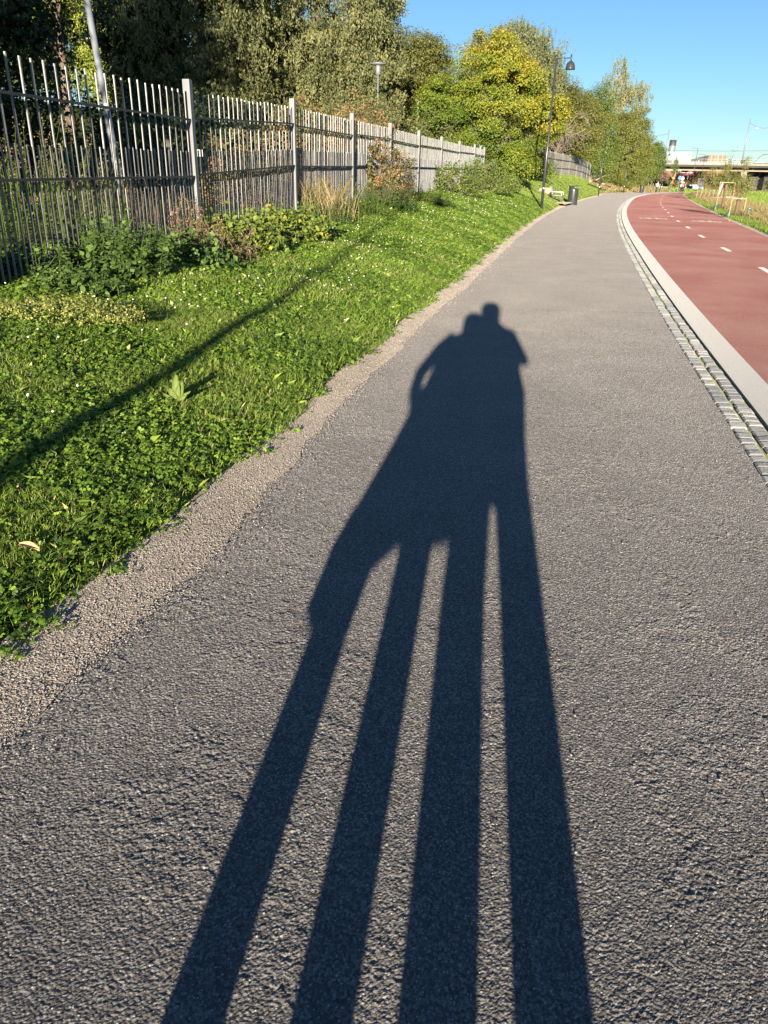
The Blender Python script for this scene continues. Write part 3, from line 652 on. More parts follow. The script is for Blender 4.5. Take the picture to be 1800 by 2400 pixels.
# ------------------------------------------------------------------ lawn: clover, grass, flowers
def patchn(x, y, f, seed=0):
    return .5+.25*(np.sin(x*f*1.7+y*f*.9+seed)+np.sin(x*f*-.8+y*f*1.9+seed*2.3))*1.0+.12*np.sin(x*f*4.1+seed)*np.sin(y*f*3.7-seed)
def scatter(y0, y1, s0, s1, dens):
    area = (y1-y0)*(s1-s0); n = int(area*dens)
    y = y0+(y1-y0)*rs.rand(n); s = s0+(s1-s0)*rs.rand(n)
    x = xl(y)-s/slope_cos(xl, y)
    keep = (x > -.62*np.abs(y)-2.2)
    return x[keep], y[keep], s[keep]
def clover():
    mb = MB()
    for y0, y1, dens, sc in [(-5, 1.6, 900, 1.5), (1.6, 3.5, 3600, 1.0), (3.5, 6, 3600, 1.0), (6, 9, 2600, 1.15), (9, 14, 1500, 1.45), (14, 22, 900, 1.8), (22, 34, 450, 2.3), (34, 48, 200, 2.8)]:
        x, y, s = scatter(y0, y1, .05, 5.2, dens)
        edge = gw(y)-.14+.05*np.sin(y*2.3)+.05*np.sin(y*5.1+1)+.05*np.sin(y*13)+.05*np.sin(y*29)+.03*np.sin(y*61)
        pn = patchn(x, y, 1.6)
        keep = (s > edge+.12*(rs.rand(len(s))-.7)) & ((pn > .42) | (rs.rand(len(s)) < .28) | (s < edge+.22))
        x, y, s = x[keep], y[keep], s[keep]; k = len(x)
        hum = .5+.5*patchn(x, y, 7, 3)
        hh = (.02+.055*rs.rand(k)*hum)*np.clip((s-edge[keep])*5+.25, .2, 1)*(1+.25*(sc-1))
        c = np.stack([x, y, hgt(x, y)+hh], 1)
        N0 = unit(np.array([0, -.10, 1.0])+rs.normal(size=(k, 3))*.34)
        a0 = rs.rand(k)*2.1; r = .0085*sc*(.65+.7*rs.rand(k))*np.clip((s-edge[keep])*2+.6, .6, 1.1)
        ref = np.array([1.0, 0, 0]); t = unit(ref-N0*(N0*ref).sum(1, keepdims=True)); b = np.cross(N0, t)
        crn = np.clip(.45+.3*patchn(x, y, .9, 5)-.15+rs.normal(size=k)*.2, 0, .999)
        for j in range(3):
            aa = a0+j*2.094; D = t*np.cos(aa)[:, None]+b*np.sin(aa)[:, None]
            Nj = unit(N0+D*.22+rs.normal(size=(k, 3))*.08)
            leaves(mb, c+D*(r*.95)[:, None], Nj, r*1.9, r*1.75, crn, D, 'hex' if y0 < 6 else 'rhomb' if y0 > 9 else 'hex', .10)
    return tag(mb.build('clover', M['clover']), 'low clover covering the grass bank beside the path', 'clover', kind='stuff')
clover()
def grass():
    mb = MB()
    for y0, y1, dens, h, w in [(-5, 1.6, 1500, .085, .008), (1.6, 4, 11000, .075, .0030), (4, 8, 6000, .085, .0040), (8, 14, 2000, .09, .007), (14, 26, 600, .09, .012), (26, 60, 600, .085, .014), (60, 130, 330, .09, .02)]:
        x, y, s = scatter(y0, y1, .12, 5.2, dens)
        pn = patchn(x, y, 1.6); keep = ((pn < .50) | (rs.rand(len(x)) < .22)) & (s > gw(y)-.06+.05*np.sin(y*2.3))
        x, y = x[keep], y[keep]; k = len(x)
        base = np.stack([x, y, hgt(x, y)-.005], 1); hh = h*(.45+rs.rand(k))
        d = np.stack([rs.normal(size=k)*.33+.05, rs.normal(size=k)*.33-.1, np.ones(k)], 1)*hh[:, None]
        side = unit(np.stack([rs.normal(size=k), rs.normal(size=k)*.5, np.zeros(k)], 1))*w*.5
        bend = np.stack([rs.normal(size=k)*.3, rs.normal(size=k)*.3, np.full(k, -.2)], 1)*hh[:, None]
        V = np.stack([base-side, base+side, base+d*.6+side*.75, base+d+bend, base+d*.6-side*.75], 1).reshape(-1, 3)
        mb.add(V, np.arange(k*5).reshape(k, 5), np.clip(rs.rand(k)*1.02, 0, 1))
    return tag(mb.build('grass', M['blade']), 'mown green grass growing through the clover on the bank', 'grass', kind='stuff')
grass()
def flowers():
    mb = MB(); n = 620
    y = 4+38*rs.rand(n)**1.5; s = 1.0+3.2*rs.rand(n); x = xl(y)-s/slope_cos(xl, y)
    pn = patchn(x, y, .55, 2); keep = (x > -.5*y) & (pn > .38)
    for X, Y in zip(x[keep], y[keep]):
        r = .0068*(1+Y/26); z = gz(X, Y)+.075+.03*rs.rand()
        mb.lathe([(.001, -r), (r*.8, -r*.5), (r, 0), (r*.75, r*.55), (.001, r*.8)], (X, Y, z), 6)
    tag(mb.build('clover_flowers', M['petal']), 'white clover blossoms dotted over the grass bank', 'flowers', kind='stuff')
flowers()
def gravel():
    mb = MB()
    ico = np.array([(0, 0, 1), (.89, 0, .3), (.28, .85, .3), (-.72, .53, .3), (-.72, -.53, .3), (.28, -.85, .3), (0, 0, -.6)])
    fc = np.array([(0, 1, 2), (0, 2, 3), (0, 3, 4), (0, 4, 5), (0, 5, 1), (6, 2, 1), (6, 3, 2), (6, 4, 3), (6, 5, 4), (6, 1, 5)])
    for y0, y1, n, sc in [(1.5, 3.2, 6500, 1), (3.2, 5.5, 6500, 1.1), (5.5, 10, 6000, 1.6), (10, 22, 4500, 2.6)]:
        y = y0+(y1-y0)*rs.rand(n); s = gw(y)-(gw(y)+.08)*rs.rand(n)**.8; x = xl(y)-s
        out = rs.rand(n) < .25; x = np.where(out, xl(y)+.03+rs.exponential(.07, n), x)
        r = (.0013+.0032*rs.rand(n)**2.5)*sc
        V = ico[None]*r[:, None, None]*(.65+.7*rs.rand(n, 7, 1))*np.array([1, 1, .75])
        th = rs.rand(n)*6.28; c_, s_ = np.cos(th)[:, None], np.sin(th)[:, None]
        X = V[..., 0]*c_-V[..., 1]*s_; Yv = V[..., 0]*s_+V[..., 1]*c_
        V = np.stack([X+x[:, None], Yv+y[:, None], V[..., 2]+.004+r[:, None]*.35], -1).reshape(-1, 3)
        Fq = (np.arange(n)[:, None, None]*7+fc[None]).reshape(-1, 3)
        mb.add(V, Fq, np.repeat(rs.rand(n), 10))
    n = 900; y = 1+7*rs.rand(n); x = xl(y)+(xr(y)-xl(y))*rs.rand(n); r = .0014+.0028*rs.rand(n)**2
    V = (ico[None]*r[:, None, None]*(.65+.7*rs.rand(n, 7, 1))+np.stack([x, y, np.full(n, .001)], -1)[:, None]).reshape(-1, 3)
    mb.add(V, (np.arange(n)[:, None, None]*7+fc[None]).reshape(-1, 3), np.repeat(.5+.3*rs.rand(n), 10))
    tag(mb.build('gravel', M['stone_bits']), 'pale loose gravel between the clover and the grey path', 'gravel', kind='stuff')
gravel()
# dock plant and fallen leaf in the clover
M['dock'] = leaf_mat('dock_leaf', [(0, (.13, .18, .04)), (1, (.18, .23, .06))], .2)
x, y = -1.38, 4.75; rt = empty('dock_plant', (x, y, gz(x, y)), 'upright pale green dock plant with long broad leaves in the clover', 'plant')
mb = MB()
for a_, L, w, tl in ((.1, .24, .055, .08), (.5, .20, .06, .25), (-.5, .15, .05, .3), (1.0, .14, .06, .6), (2.2, .12, .05, .6), (-1.2, .12, .05, .5)):
    V = []
    for k in range(7):
        t_ = k/6; cx = math.sin(a_)*L*t_*(.3+tl*t_); cz = L*t_*(1-.25*tl*t_); ww = w*math.sin(math.pi*min(1, t_*.93+.07))**.8*.5
        V += [[cx-ww, -.02*t_+.03*math.cos(a_)*t_, cz], [cx, .01+.03*math.cos(a_)*t_, cz-.004], [cx+ww, -.02*t_+.03*math.cos(a_)*t_, cz]]
    mb.add(V, [[i*3+j, i*3+j+1, i*3+j+4, i*3+j+3] for i in range(6) for j in (0, 1)], [rs.rand()]*12)
mb.build('foliage', M['dock'], rt, True)
M['brownleaf'] = plain('fallen_leaf', (.50, .30, .14), .6)
mb = MB(); V = []
for k in range(6):
    t_ = k/5; w = .017*math.sin(math.pi*min(1, t_*.9+.08))
    V += [[t_*.10, -w, .012*math.sin(t_*3)+.01], [t_*.10, 0, .012*math.sin(t_*3)], [t_*.10, w, .012*math.sin(t_*3)+.01]]
mb.add(V, [[i*3+j, i*3+j+3, i*3+j+4, i*3+j+1] for i in range(5) for j in (0, 1)])
o = mb.build('fallen_leaf', M['brownleaf']); o.location = (-1.49, 2.72, gz(-1.49, 2.72)+.06); o.rotation_euler = (.2, .1, -.3); tag(o, 'curled orange brown fallen leaf lying on the clover near the path edge', 'leaf')

# ------------------------------------------------------------------ the barred steel fence
FP = [(-4.75, 2.3), (-3.70, 7.0), (-2.85, 11.75), (-1.98, 16.5), (-1.05, 21.2), (-.10, 25.6), (.92, 30.2), (2.02, 34.9), (3.15, 39.5), (4.30, 43.8), (5.0, 47.6), (5.6, 51.0), (6.1, 54.5)]
fence = empty('steel_fence', (FP[0][0], FP[0][1], gz(*FP[0])), 'grey steel bar fence with tall and short bars and pale posts running along the bank', 'fence')
fo = Vector(fence.location)
def zbase(x, y): return float(np.interp(y, _zf[:, 0], _zf[:, 1]))
rgf = random.Random(8)
for i, (x, y) in enumerate(FP):
    z = zbase(x, y); nx, ny = FP[min(i+1, len(FP)-1)]; px_, py_ = FP[max(i-1, 0)]
    rz = math.atan2(ny-py_, nx-px_)
    b = MB().box(Vector((x, y, z+1.0))-fo, (.10, .10, 2.24), rz)
    b.box(Vector((x, y, z+2.122))-fo, (.094, .094, .006), rz)
    b.build('post', M['steel'], fence)
    if i == len(FP)-1: break
    z2 = zbase(nx, ny); p = Vector((x, y, z)); q = Vector((nx, ny, z2)); d = (q-p); L = d.length; dn = d.normalized(); side = Vector((dn.y, -dn.x, 0)).normalized()
    for hz in (.93, 1.66):
        sag = .03*math.sin(i*3+hz)
        MB().beam(p+dn*.06+Vector((0, 0, hz))-fo+side*.03, q-dn*.06+Vector((0, 0, hz+sag))-fo+side*.03, .024, .026).build('rail', M['rail'], fence)
    up, lo = MB(), MB(); n = 25
    for k in range(n):
        t_ = (k+.6)/(n+.2); c = p.lerp(q, t_)-fo; ax = rgf.uniform(-.008, .008)
        up.tube([c+Vector((0, 0, .05)), c+Vector((ax, 0, 1.98+rgf.uniform(-.012, .012)))], .0125, 6)
        c2 = p.lerp(q, min(.985, t_+.5/(n+.2)))-fo
        lo.tube([c2+Vector((0, 0, .05)), c2+Vector((rgf.uniform(-.006, .006), 0, 1.24+rgf.uniform(-.01, .01)))], .011, 6)
    up.build('tall_bars', M['bar'], fence); lo.build('short_bars', M['bar'], fence)

# far fence on top of the slope
F2 = [(14.6, 79), (16.4, 84), (18.4, 90), (20.5, 96), (22.6, 101.5), (24.6, 107), (26.4, 112), (28, 117)]
M['fence_slat'] = plain('pale_weathered_slat', (.21, .195, .165), .7, 0, .2, 1.5)
f2 = empty('far_fence', (F2[0][0], F2[0][1], gz(*F2[0])), 'pale weathered fence on top of the slope behind the bench', 'fence'); fo2 = Vector(f2.location)
for i, (x, y) in enumerate(F2):
    z = gz(x, y)
    MB().box(Vector((x, y, z+1.05))-fo2, (.16, .16, 2.3), .4).build('post', M['steel'], f2)
    if i == len(F2)-1: break
    p = Vector((x, y, z)); q = Vector((F2[i+1][0], F2[i+1][1], gz(*F2[i+1]))); bb = MB()
    n = 30
    for k in range(n):
        c = p.lerp(q, (k+.5)/n)-fo2; hh = 2.05+rgf.uniform(-.06, .06)
        bb.box(c+Vector((0, 0, hh/2)), (.05, .15, hh), math.atan2(q.y-p.y, q.x-p.x)+math.pi/2)
    bb.build('slat_panel', M['fence_slat'], f2)
    for hz in (.7, 1.5):
        MB().beam(p+Vector((.08, -.08, hz))-fo2, q+Vector((.08, -.08, hz))-fo2, .04, .04).build('rail', M['rail'], f2)

# ------------------------------------------------------------------ street lamps
def street_lamp(x, y, h, label, sc=1.0):
    z = gz(x, y)-.03 if y > 0 else gz(x, y)
    r = empty('street_lamp', (x, y, z), label, 'street lamp', 'black street lamps along the path')
    MB().tube([(0, 0, 0), (0, 0, h*.42), (0, 0, h*.43), (0, 0, h)], [.075, .07, .05, .04], 12).build('pole', M['black_metal'], r, True)
    MB().lathe([(.08, 1.02), (.086, 1.04), (.086, 1.09), (.08, 1.11)], n=12).build('collar', M['chrome'], r, True)
    a_ = MB().tube([(0, 0, h-.10), (.72, 0, h-.05)], .022, 8); a_.tube([(0, 0, h-.16), (0, 0, h+.05)], .05, 8)
    a_.tube([(.72, 0, h-.24), (.72, 0, h+.10)], .035, 8)
    a_.build('arm', M['black_metal'], r, True)
    MB().lathe([(.03, h-.18), (.09, h-.20), (.17, h-.27), (.215, h-.38), (.23, h-.50), (.24, h-.55), (.225, h-.55), (.19, h-.40), (.1, h-.25)], (.72, 0, 0), 24).build('lamp_shade', M['black_metal'], r, True)
    MB().lathe([(.001, h-.57), (.12, h-.555), (.18, h-.52)], (.72, 0, 0), 20).build('lens', M['chrome'], r, True)
    return r
street_lamp(7.9, 42.6, 7.0, 'nearest black street lamp standing on the grass edge of the path')
street_lamp(24.35, 96.0, 7.15, 'second black street lamp, beyond the bench on the slope edge')
street_lamp(37.2, 131, 6.9, 'third black street lamp in front of the yellow green trees at the bend')
street_lamp(52.5, 160, 7.0, 'far black street lamp at the bend just left of the bridge')
street_lamp(-3.1, -7.6, 6.9, 'black street lamp behind the viewer whose long shadow crosses the bank')

# tall leaning grey pole behind the fence
b0 = Vector((-5.98, 18, gz(-5.98, 18)-.1)); dirp = (Vector((-6.30, 18, 4.67))-Vector((-6.02, 18, 1.05))).normalized()
r = empty('light_pole', b0, 'tall grey metal pole leaning slightly left behind the first fence bay', 'light pole')
MB().tube([(0, 0, 0), dirp*1.0, dirp*1.02, dirp*9], [.095, .09, .075, .05], 12).build('pole', M['pole_grey'], r, True)
MB().tube([dirp*9, dirp*9.5+Vector((.1, 0, 0)), dirp*9.7+Vector((.9, 0, 0))], [.045, .04, .035], 8).build('arm', M['pole_grey'], r, True)
MB().box(dirp*9.7+Vector((1.2, 0, 0)), (.7, .22, .12)).build('lamp_head', M['pole_grey'], r)
MB().box(dirp*2.0+Vector((.02, -.083, 0)), (.07, .02, .1)).build('number_plate', M['slat'], r)
# thin curved lamp in the gap
x, y = -16.6, 50; z = gz(x, y)
r = empty('park_lamp', (x, y, z), 'thin pale lamp pole with a curved swan neck in the sunlit gap', 'lamp')
hh = 1.55+.136*50-z
MB().tube([(0, 0, 0), (0, 0, hh-1.0), (-.1, 0, hh-.35), (-.35, 0, hh-.05), (-.75, 0, hh)], [.06, .045, .035, .03, .03], 8).build('pole', M['pole_grey'], r, True)
MB().box((-.95, 0, hh), (.45, .14, .07)).build('lamp_head', M['slat'], r)
# mushroom lamp
x, y = -.85, 43.5; z = gz(x, y); hh = 6.75-z
r = empty('park_lamp', (x, y, z), 'round flat topped mushroom lamp in front of the olive green tree', 'lamp')
MB().tube([(0, 0, 0), (0, 0, hh-.55)], [.05, .04], 8).build('pole', M['pole_grey'], r, True)
MB().lathe([(.06, hh-.55), (.13, hh-.5), (.13, hh-.12), (.10, hh-.1)], n=16).build('lamp_glass', M['pole_grey'], r, True)
MB().lathe([(.12, hh-.12), (.40, hh-.08), (.41, hh-.04), (.1, hh+.02), (.001, hh+.03)], n=20).build('lamp_cap', M['pole_grey'], r, True)
# small plant labels in the shaded garden
for i, (x, y, zz, lab) in enumerate([(-4.55, 19.5, 1.95, 'white plant label on a stick near the first tall post'), (-6.5, 19.6, 1.62, 'white plant label just left of the leaning grey pole'), (-5.35, 19.8, 2.15, 'small grey board on a stick right of the leaning grey pole')]):
    z = gz(x, y); r = empty('plant_label', (x, y, z), lab, 'sign', 'plant labels in the garden')
    MB().tube([(0, 0, -.05), (0, 0, zz-z)], .012, 5).build('stick', M['rail'], r)
    MB().box((0, -.015, zz-z), (.13, .01, .15), .3).build('plate', M['slat'] if i < 2 else M['rail'], r)

# ------------------------------------------------------------------ bench, bins, stone, logs
bx, by = 11.35, 55.3; bz = gz(bx, by)
r = empty('park_bench', (bx, by, bz), 'white slatted park bench with dark iron legs beside the litter bin', 'bench', rz=-.30)
s = MB()
for k in range(5): s.box((-.22+k*.115, 0, .47), (.085, 1.5, .035))
s.build('seat', M['slat'], r)
s = MB()
for k in range(4): s.box((-.36-k*.03, 0, .60+k*.115), (.03, 1.5, .085))
s.build('backrest', M['slat'], r)
for sy in (-.6, .6):
    MB().beam((-.3, sy, 0), (-.3, sy, .46), .04, .04).beam((.25, sy, 0), (.25, sy, .46), .04, .04).beam((-.31, sy, .44), (.27, sy, .44), .04, .03).beam((-.33, sy, .4), (-.5, sy, 1.0), .04, .03).build('leg', M['black_metal'], r)
    MB().beam((-.4, sy, .70), (.27, sy, .68), .06, .035).beam((.24, sy, .46), (.24, sy, .68), .03, .03).build('armrest', M['slat'], r)
MB().box((0, 0, .02), (1.6, 2.6, .05), 0).build('paving', M['gravel'], r)
def bin_(x, y, sc, label):
    z = gz(x, y)-.03; r = empty('litter_bin', (x, y, z), label, 'litter bin', 'litter bins by the path')
    tl = lambda px_, py_, pz: (-.35*px_ if pz > .5 else 0)*sc
    MB().lathe([(.27*sc, 0), (.29*sc, .06*sc), (.30*sc, .9*sc), (.30*sc, 1.08*sc), (.28*sc, 1.08*sc), (.26*sc, .8*sc)], n=28, tilt=tl).build('body', M['black_metal'], r, True)
    MB().lathe([(.001, 1.20*sc), (.30*sc, 1.17*sc), (.31*sc, 1.15*sc), (.001, 1.15*sc)], (.10*sc, 0, 0), 24, tilt=lambda a_, b_, c_: .12*a_).build('lid', M['black_metal'], r, True)
    MB().tube([(.0, -.2*sc, 1.06*sc), (.02, -.2*sc, 1.17*sc)], .03*sc, 6).build('bracket', M['chrome'], r)
    MB().tube([(.02, .2*sc, 1.05*sc), (.04, .2*sc, 1.17*sc)], .03*sc, 6).build('bracket', M['chrome'], r)
bin_(12.75, 57.2, 1.13, 'dark grey metal litter bin with slanted top next to the park bench')
bin_(42.2, 138, 1.1, 'dark litter bin at the far bend left of the walking person')
x, y = 11.0, 58.5; rr = np.array([[.0, 0, .42], [.5, .1, .36], [.62, -.3, .3], [-.1, -.35, .38], [-.4, 0, .4]])
b = MB(); top = [(-.5, -.3, .34), (.35, -.32, .42), (.5, .25, .40), (-.35, .3, .36)]; low = [(-.6, -.36, -.1), (.45, -.4, -.1), (.6, .3, -.1), (-.45, .36, -.1)]
b.add(top+low, [[0, 1, 2, 3], [0, 4, 5, 1], [1, 5, 6, 2], [2, 6, 7, 3], [3, 7, 4, 0]])
o = b.build('stone_block', M['concrete']); o.location = (x, y, gz(x, y)); tag(o, 'rough pinkish stone block in the grass left of the bench', 'stone')
md = o.modifiers.new('b', 'BEVEL'); md.width = .05; md.segments = 2
for i, (p, q, rad, lab) in enumerate([((24.0, 99.5, 1.55), (27.0, 108, 1.75), .13, 'long peeled log at the foot of the far fence'), ((26.6, 107, 1.55), (30.4, 117.5, 1.15), .15, 'thick pale log lying down the slope towards the bend'), ((25.6, 103, 1.7), (28.4, 108, 2.5), .06, 'broken branch sticking up from the logs'), ((29.0, 113, 1.3), (32.2, 120.5, .85), .12, 'short pale log end nearest the third lamp'), ((25.2, 103.5, 1.6), (28.2, 110, 1.45), .11, 'thin barkless log lying below the broken branch')]):
    o = MB(); P_ = Vector(p); Q_ = Vector(q); 
    o.tube([P_, P_.lerp(Q_, .3)+Vector((0, .1, .06)), P_.lerp(Q_, .7)+Vector((0, -.1, .04)), Q_], [rad, rad*1.1, rad*.9, rad*.6], 9)
    tag(o.build('fallen_log', M['log'], None, True), lab, 'log', 'logs at the end of the far fence')

# ------------------------------------------------------------------ people
def skin_body(name, joints, edges, mat, parent=None, sub=2, root_i=0):
    me = bpy.data.meshes.new(name); me.from_pydata([j[:3] for j in joints], edges, []); me.update()
    o = bpy.data.objects.new(name, me); C.objects.link(o)
    if parent is not None: o.parent = parent
    md = o.modifiers.new('skin', 'SKIN')
    if not me.skin_vertices: 
        bpy.context.view_layer.objects.active = o
    for i, j in enumerate(joints):
        sv = me.skin_vertices[0].data[i]; rx = j[3]; ry = j[4] if len(j) > 4 else rx
        sv.radius = (rx, ry); sv.use_root = (i == root_i)
    md.use_smooth_shade = True
    ms = o.modifiers.new('sub', 'SUBSURF'); ms.levels = ms.render_levels = sub
    me.materials.append(mat); return o
M['skin'] = plain('skin', (.50, .32, .24), .55, 0, .06)
M['jacket_dark'] = plain('dark_jacket', (.03, .035, .05), .8)
M['coat'] = plain('long_coat', (.10, .08, .07), .85)
M['trousers'] = plain('dark_trousers', (.03, .035, .05), .85)
M['hair'] = plain('brown_hair', (.07, .045, .03), .7, 0, .3, 40)
M['pale_top'] = plain('pale_jacket', (.34, .31, .27), .8)
M['shoe'] = plain('dark_shoe', (.03, .03, .03), .6)
def loft(secs, n=20):
    """sections (cx, cy, z, rx, ry)"""
    b = MB(); V = []
    for cx, cy, z, rx, ry in secs:
        for k in range(n):
            t_ = 2*math.pi*k/n; V.append([cx+rx*math.cos(t_), cy+ry*math.sin(t_), z])
    b.add(V, [[i*n+k, i*n+(k+1) % n, (i+1)*n+(k+1) % n, (i+1)*n+k] for i in range(len(secs)-1) for k in range(n)])
    return b
pd = empty('person', (-.35*math.sin(a), -.35*math.cos(a), 0), 'tall person in a dark jacket holding up a phone, standing right behind the viewpoint', 'person', 'two people casting the long shadow', rz=-a)
skin_body('body', [(.145, 0, .98, .13, .10), (.15, 0, 1.2, .13, .10), (.155, 0, 1.42, .15, .11), (.155, 0, 1.56, .07), (.155, .0, 1.63, .055), (.155, .02, 1.70, .075, .085), (.155, .02, 1.79, .088, .10), (.155, .0, 1.855, .06),
    (.30, 0, 1.53, .065), (.395, -.02, 1.29, .048), (.20, .20, 1.36, .036), (.11, .30, 1.45, .030),
    (.0, 0, 1.53, .065), (-.10, -.12, 1.32, .045), (-.24, -.14, 1.34, .035),
    (.235, 0, .90, .092), (.255, .02, .50, .07), (.255, -.02, .10, .048), (.26, .14, .05, .042),
    (.065, 0, .90, .092), (.03, .02, .50, .07), (.02, -.02, .10, .048), (.01, .14, .05, .042)],
    [(0, 1), (1, 2), (2, 3), (3, 4), (4, 5), (5, 6), (6, 7), (2, 8), (8, 9), (9, 10), (10, 11), (2, 12), (12, 13), (13, 14), (0, 15), (15, 16), (16, 17), (17, 18), (0, 19), (19, 20), (20, 21), (21, 22)], M['skin'], pd)
loft([(.155, 0, 1.645, .095, .08), (.155, 0, 1.60, .13, .08), (.16, 0, 1.56, .21, .10), (.175, 0, 1.48, .265, .13), (.175, 0, 1.36, .26, .14), (.18, 0, 1.2, .225, .14), (.18, 0, 1.08, .235, .15), (.165, 0, .9, .205, .15), (.15, 0, .70, .19, .15)]).build('jacket', M['jacket_dark'], pd, True)
for nm, pts_, rr_ in (('sleeve', [(.33, 0, 1.53), (.43, -.02, 1.31), (.24, .18, 1.35), (.14, .27, 1.42)], [.085, .075, .06, .045]), ('sleeve', [(.0, 0, 1.53), (-.10, -.12, 1.32), (-.24, -.14, 1.34)], [.08, .065, .045])):
    MB().tube(pts_, rr_, 12).build(nm, M['jacket_dark'], pd, True)
for xx0, xx1 in ((.245, .255), (.07, .02)):
    MB().tube([(xx0, 0, .95), (xx1, .02, .52), (xx1, -.02, .09)], [.105, .088, .078], 14).build('trouser_leg', M['trousers'], pd, True)
    MB().tube([(xx1, -.09, .05), (xx1, .02, .06), (xx1, .18, .04)], [.045, .055, .04], 10).build('shoe', M['shoe'], pd, True)
loft([(.155, -.01, 1.905, .01, .01), (.155, -.01, 1.895, .07, .07), (.155, -.015, 1.85, .118, .115), (.152, -.03, 1.78, .128, .11), (.15, -.05, 1.70, .112, .08), (.15, -.05, 1.62, .10, .06)]).build('hair', M['hair'], pd, True)
def hand(cx, cy, cz, parent, direc=1):
    J = [(0, 0, 0, .018, .03), (0, .03, .04, .014, .034)]; E_ = [(0, 1)]
    o = skin_body('hand', J, E_, M['skin'], parent, 2); o.location = (cx, cy, cz)
    for k, L in enumerate((.055, .068, .075, .068)):
        f_ = skin_body('finger', [(0, 0, 0, .009), (.012*direc, .01, L*.5, .008), (-.01*direc, .02, L, .007)], [(0, 1), (1, 2)], M['skin'], o, 1)
        f_.location = (-.03+.02*k, .03, .05)
    f_ = skin_body('thumb', [(0, 0, 0, .010), (.02, .01, .025, .009), (.03, .02, .05, .008)], [(0, 1), (1, 2)], M['skin'], o, 1); f_.location = (.028, .01, .015)
hand(.09, .305, 1.455, pd)
ph = empty('smartphone', (.0, -.035, 1.55), 'dark smartphone held up by the tall person', 'phone')
o = MB().box((0, 0, 0), (.075, .009, .15)).build('case', M['shoe'], ph); md = o.modifiers.new('b', 'BEVEL'); md.width = .004
MB().box((0, -.0056, 0), (.068, .001, .143)).build('screen', M['black_metal'], ph)
ps = empty('person', (-.35*math.sin(a), -.35*math.cos(a), 0), 'shorter person in a long flared coat leaning against the tall one', 'person', 'two people casting the long shadow', rz=-a)
skin_body('body', [(-.30, 0, .88, .13, .10), (-.24, 0, 1.1, .12, .10), (-.17, 0, 1.32, .13, .10), (-.11, 0, 1.45, .06), (-.08, 0, 1.50, .05), (-.06, .02, 1.56, .07, .08), (-.055, .02, 1.64, .082, .092), (-.05, 0, 1.69, .055),
    (-.27, 0, 1.44, .055), (-.475, -.02, 1.13, .042), (-.42, .05, .97, .032),
    (-.03, 0, 1.40, .05), (.02, .06, 1.15, .04), (-.06, .12, 1.0, .03),
    (-.40, 0, .82, .085), (-.455, .02, .46, .06), (-.47, -.02, .09, .042), (-.47, .12, .045, .038),
    (-.22, 0, .82, .085), (-.205, .02, .46, .06), (-.21, -.02, .09, .042), (-.20, .12, .045, .038)],
    [(0, 1), (1, 2), (2, 3), (3, 4), (4, 5), (5, 6), (6, 7), (2, 8), (8, 9), (9, 10), (2, 11), (11, 12), (12, 13), (0, 14), (14, 15), (15, 16), (16, 17), (0, 18), (18, 19), (19, 20), (20, 21)], M['skin'], ps)
loft([(-.10, 0, 1.50, .07, .06), (-.14, 0, 1.465, .15, .09), (-.16, 0, 1.38, .18, .12), (-.17, 0, 1.2, .20, .13), (-.20, 0, 1.05, .21, .14), (-.235, 0, .88, .225, .15), (-.28, 0, .70, .25, .16), (-.30, 0, .58, .265, .17)]).build('coat', M['coat'], ps, True)
for v in bpy.data.objects['coat'].data.vertices:
    if v.co.z < .6: v.co.z += .03-.13*min(1, max(0, (-.33-v.co.x)/.16))
MB().tube([(-.24, 0, 1.46), (-.36, 0, 1.35), (-.465, -.02, 1.17), (-.46, 0, 1.07), (-.42, .05, .98)], [.065, .055, .05, .048, .04], 12).build('sleeve', M['coat'], ps, True)
MB().tube([(-.02, 0, 1.42), (.02, .06, 1.15), (-.05, .11, 1.02)], [.06, .055, .04], 12).build('sleeve', M['coat'], ps, True)
for xx0, xx1 in ((-.41, -.465), (-.21, -.21)):
    MB().tube([(xx0, 0, .8), (xx1, .02, .46), (xx1, -.02, .08)], [.085, .068, .062], 14).build('trouser_leg', M['trousers'], ps, True)
    MB().tube([(xx1, -.08, .045), (xx1, .02, .055), (xx1, .16, .035)], [.04, .05, .035], 10).build('shoe', M['shoe'], ps, True)
loft([(-.05, -.01, 1.745, .01, .01), (-.05, -.01, 1.735, .065, .06), (-.052, -.02, 1.69, .112, .11), (-.055, -.03, 1.62, .122, .105), (-.06, -.045, 1.53, .115, .08), (-.08, -.05, 1.46, .09, .05)]).build('hair', M['hair'], ps, True)
hand(-.415, .07, .95, ps, -1)

hb = empty('hand_bag', (-.35*math.sin(a)-.50*math.cos(a), -.35*math.cos(a)+.50*math.sin(a), .46), 'small soft bag hanging at the hip of the shorter person', 'bag', rz=-a)
loft([(0, 0, 0, .05, .05), (0, 0, .02, .085, .07), (0, 0, .12, .09, .07), (.01, 0, .20, .07, .05), (.01, 0, .215, .03, .03)], 14).build('pouch', M['coat'], hb, True)
MB().tube([(-.04, .05, .2), (.03, .06, .38), (.07, .06, .52)], .008, 6).build('strap', M['coat'], hb)
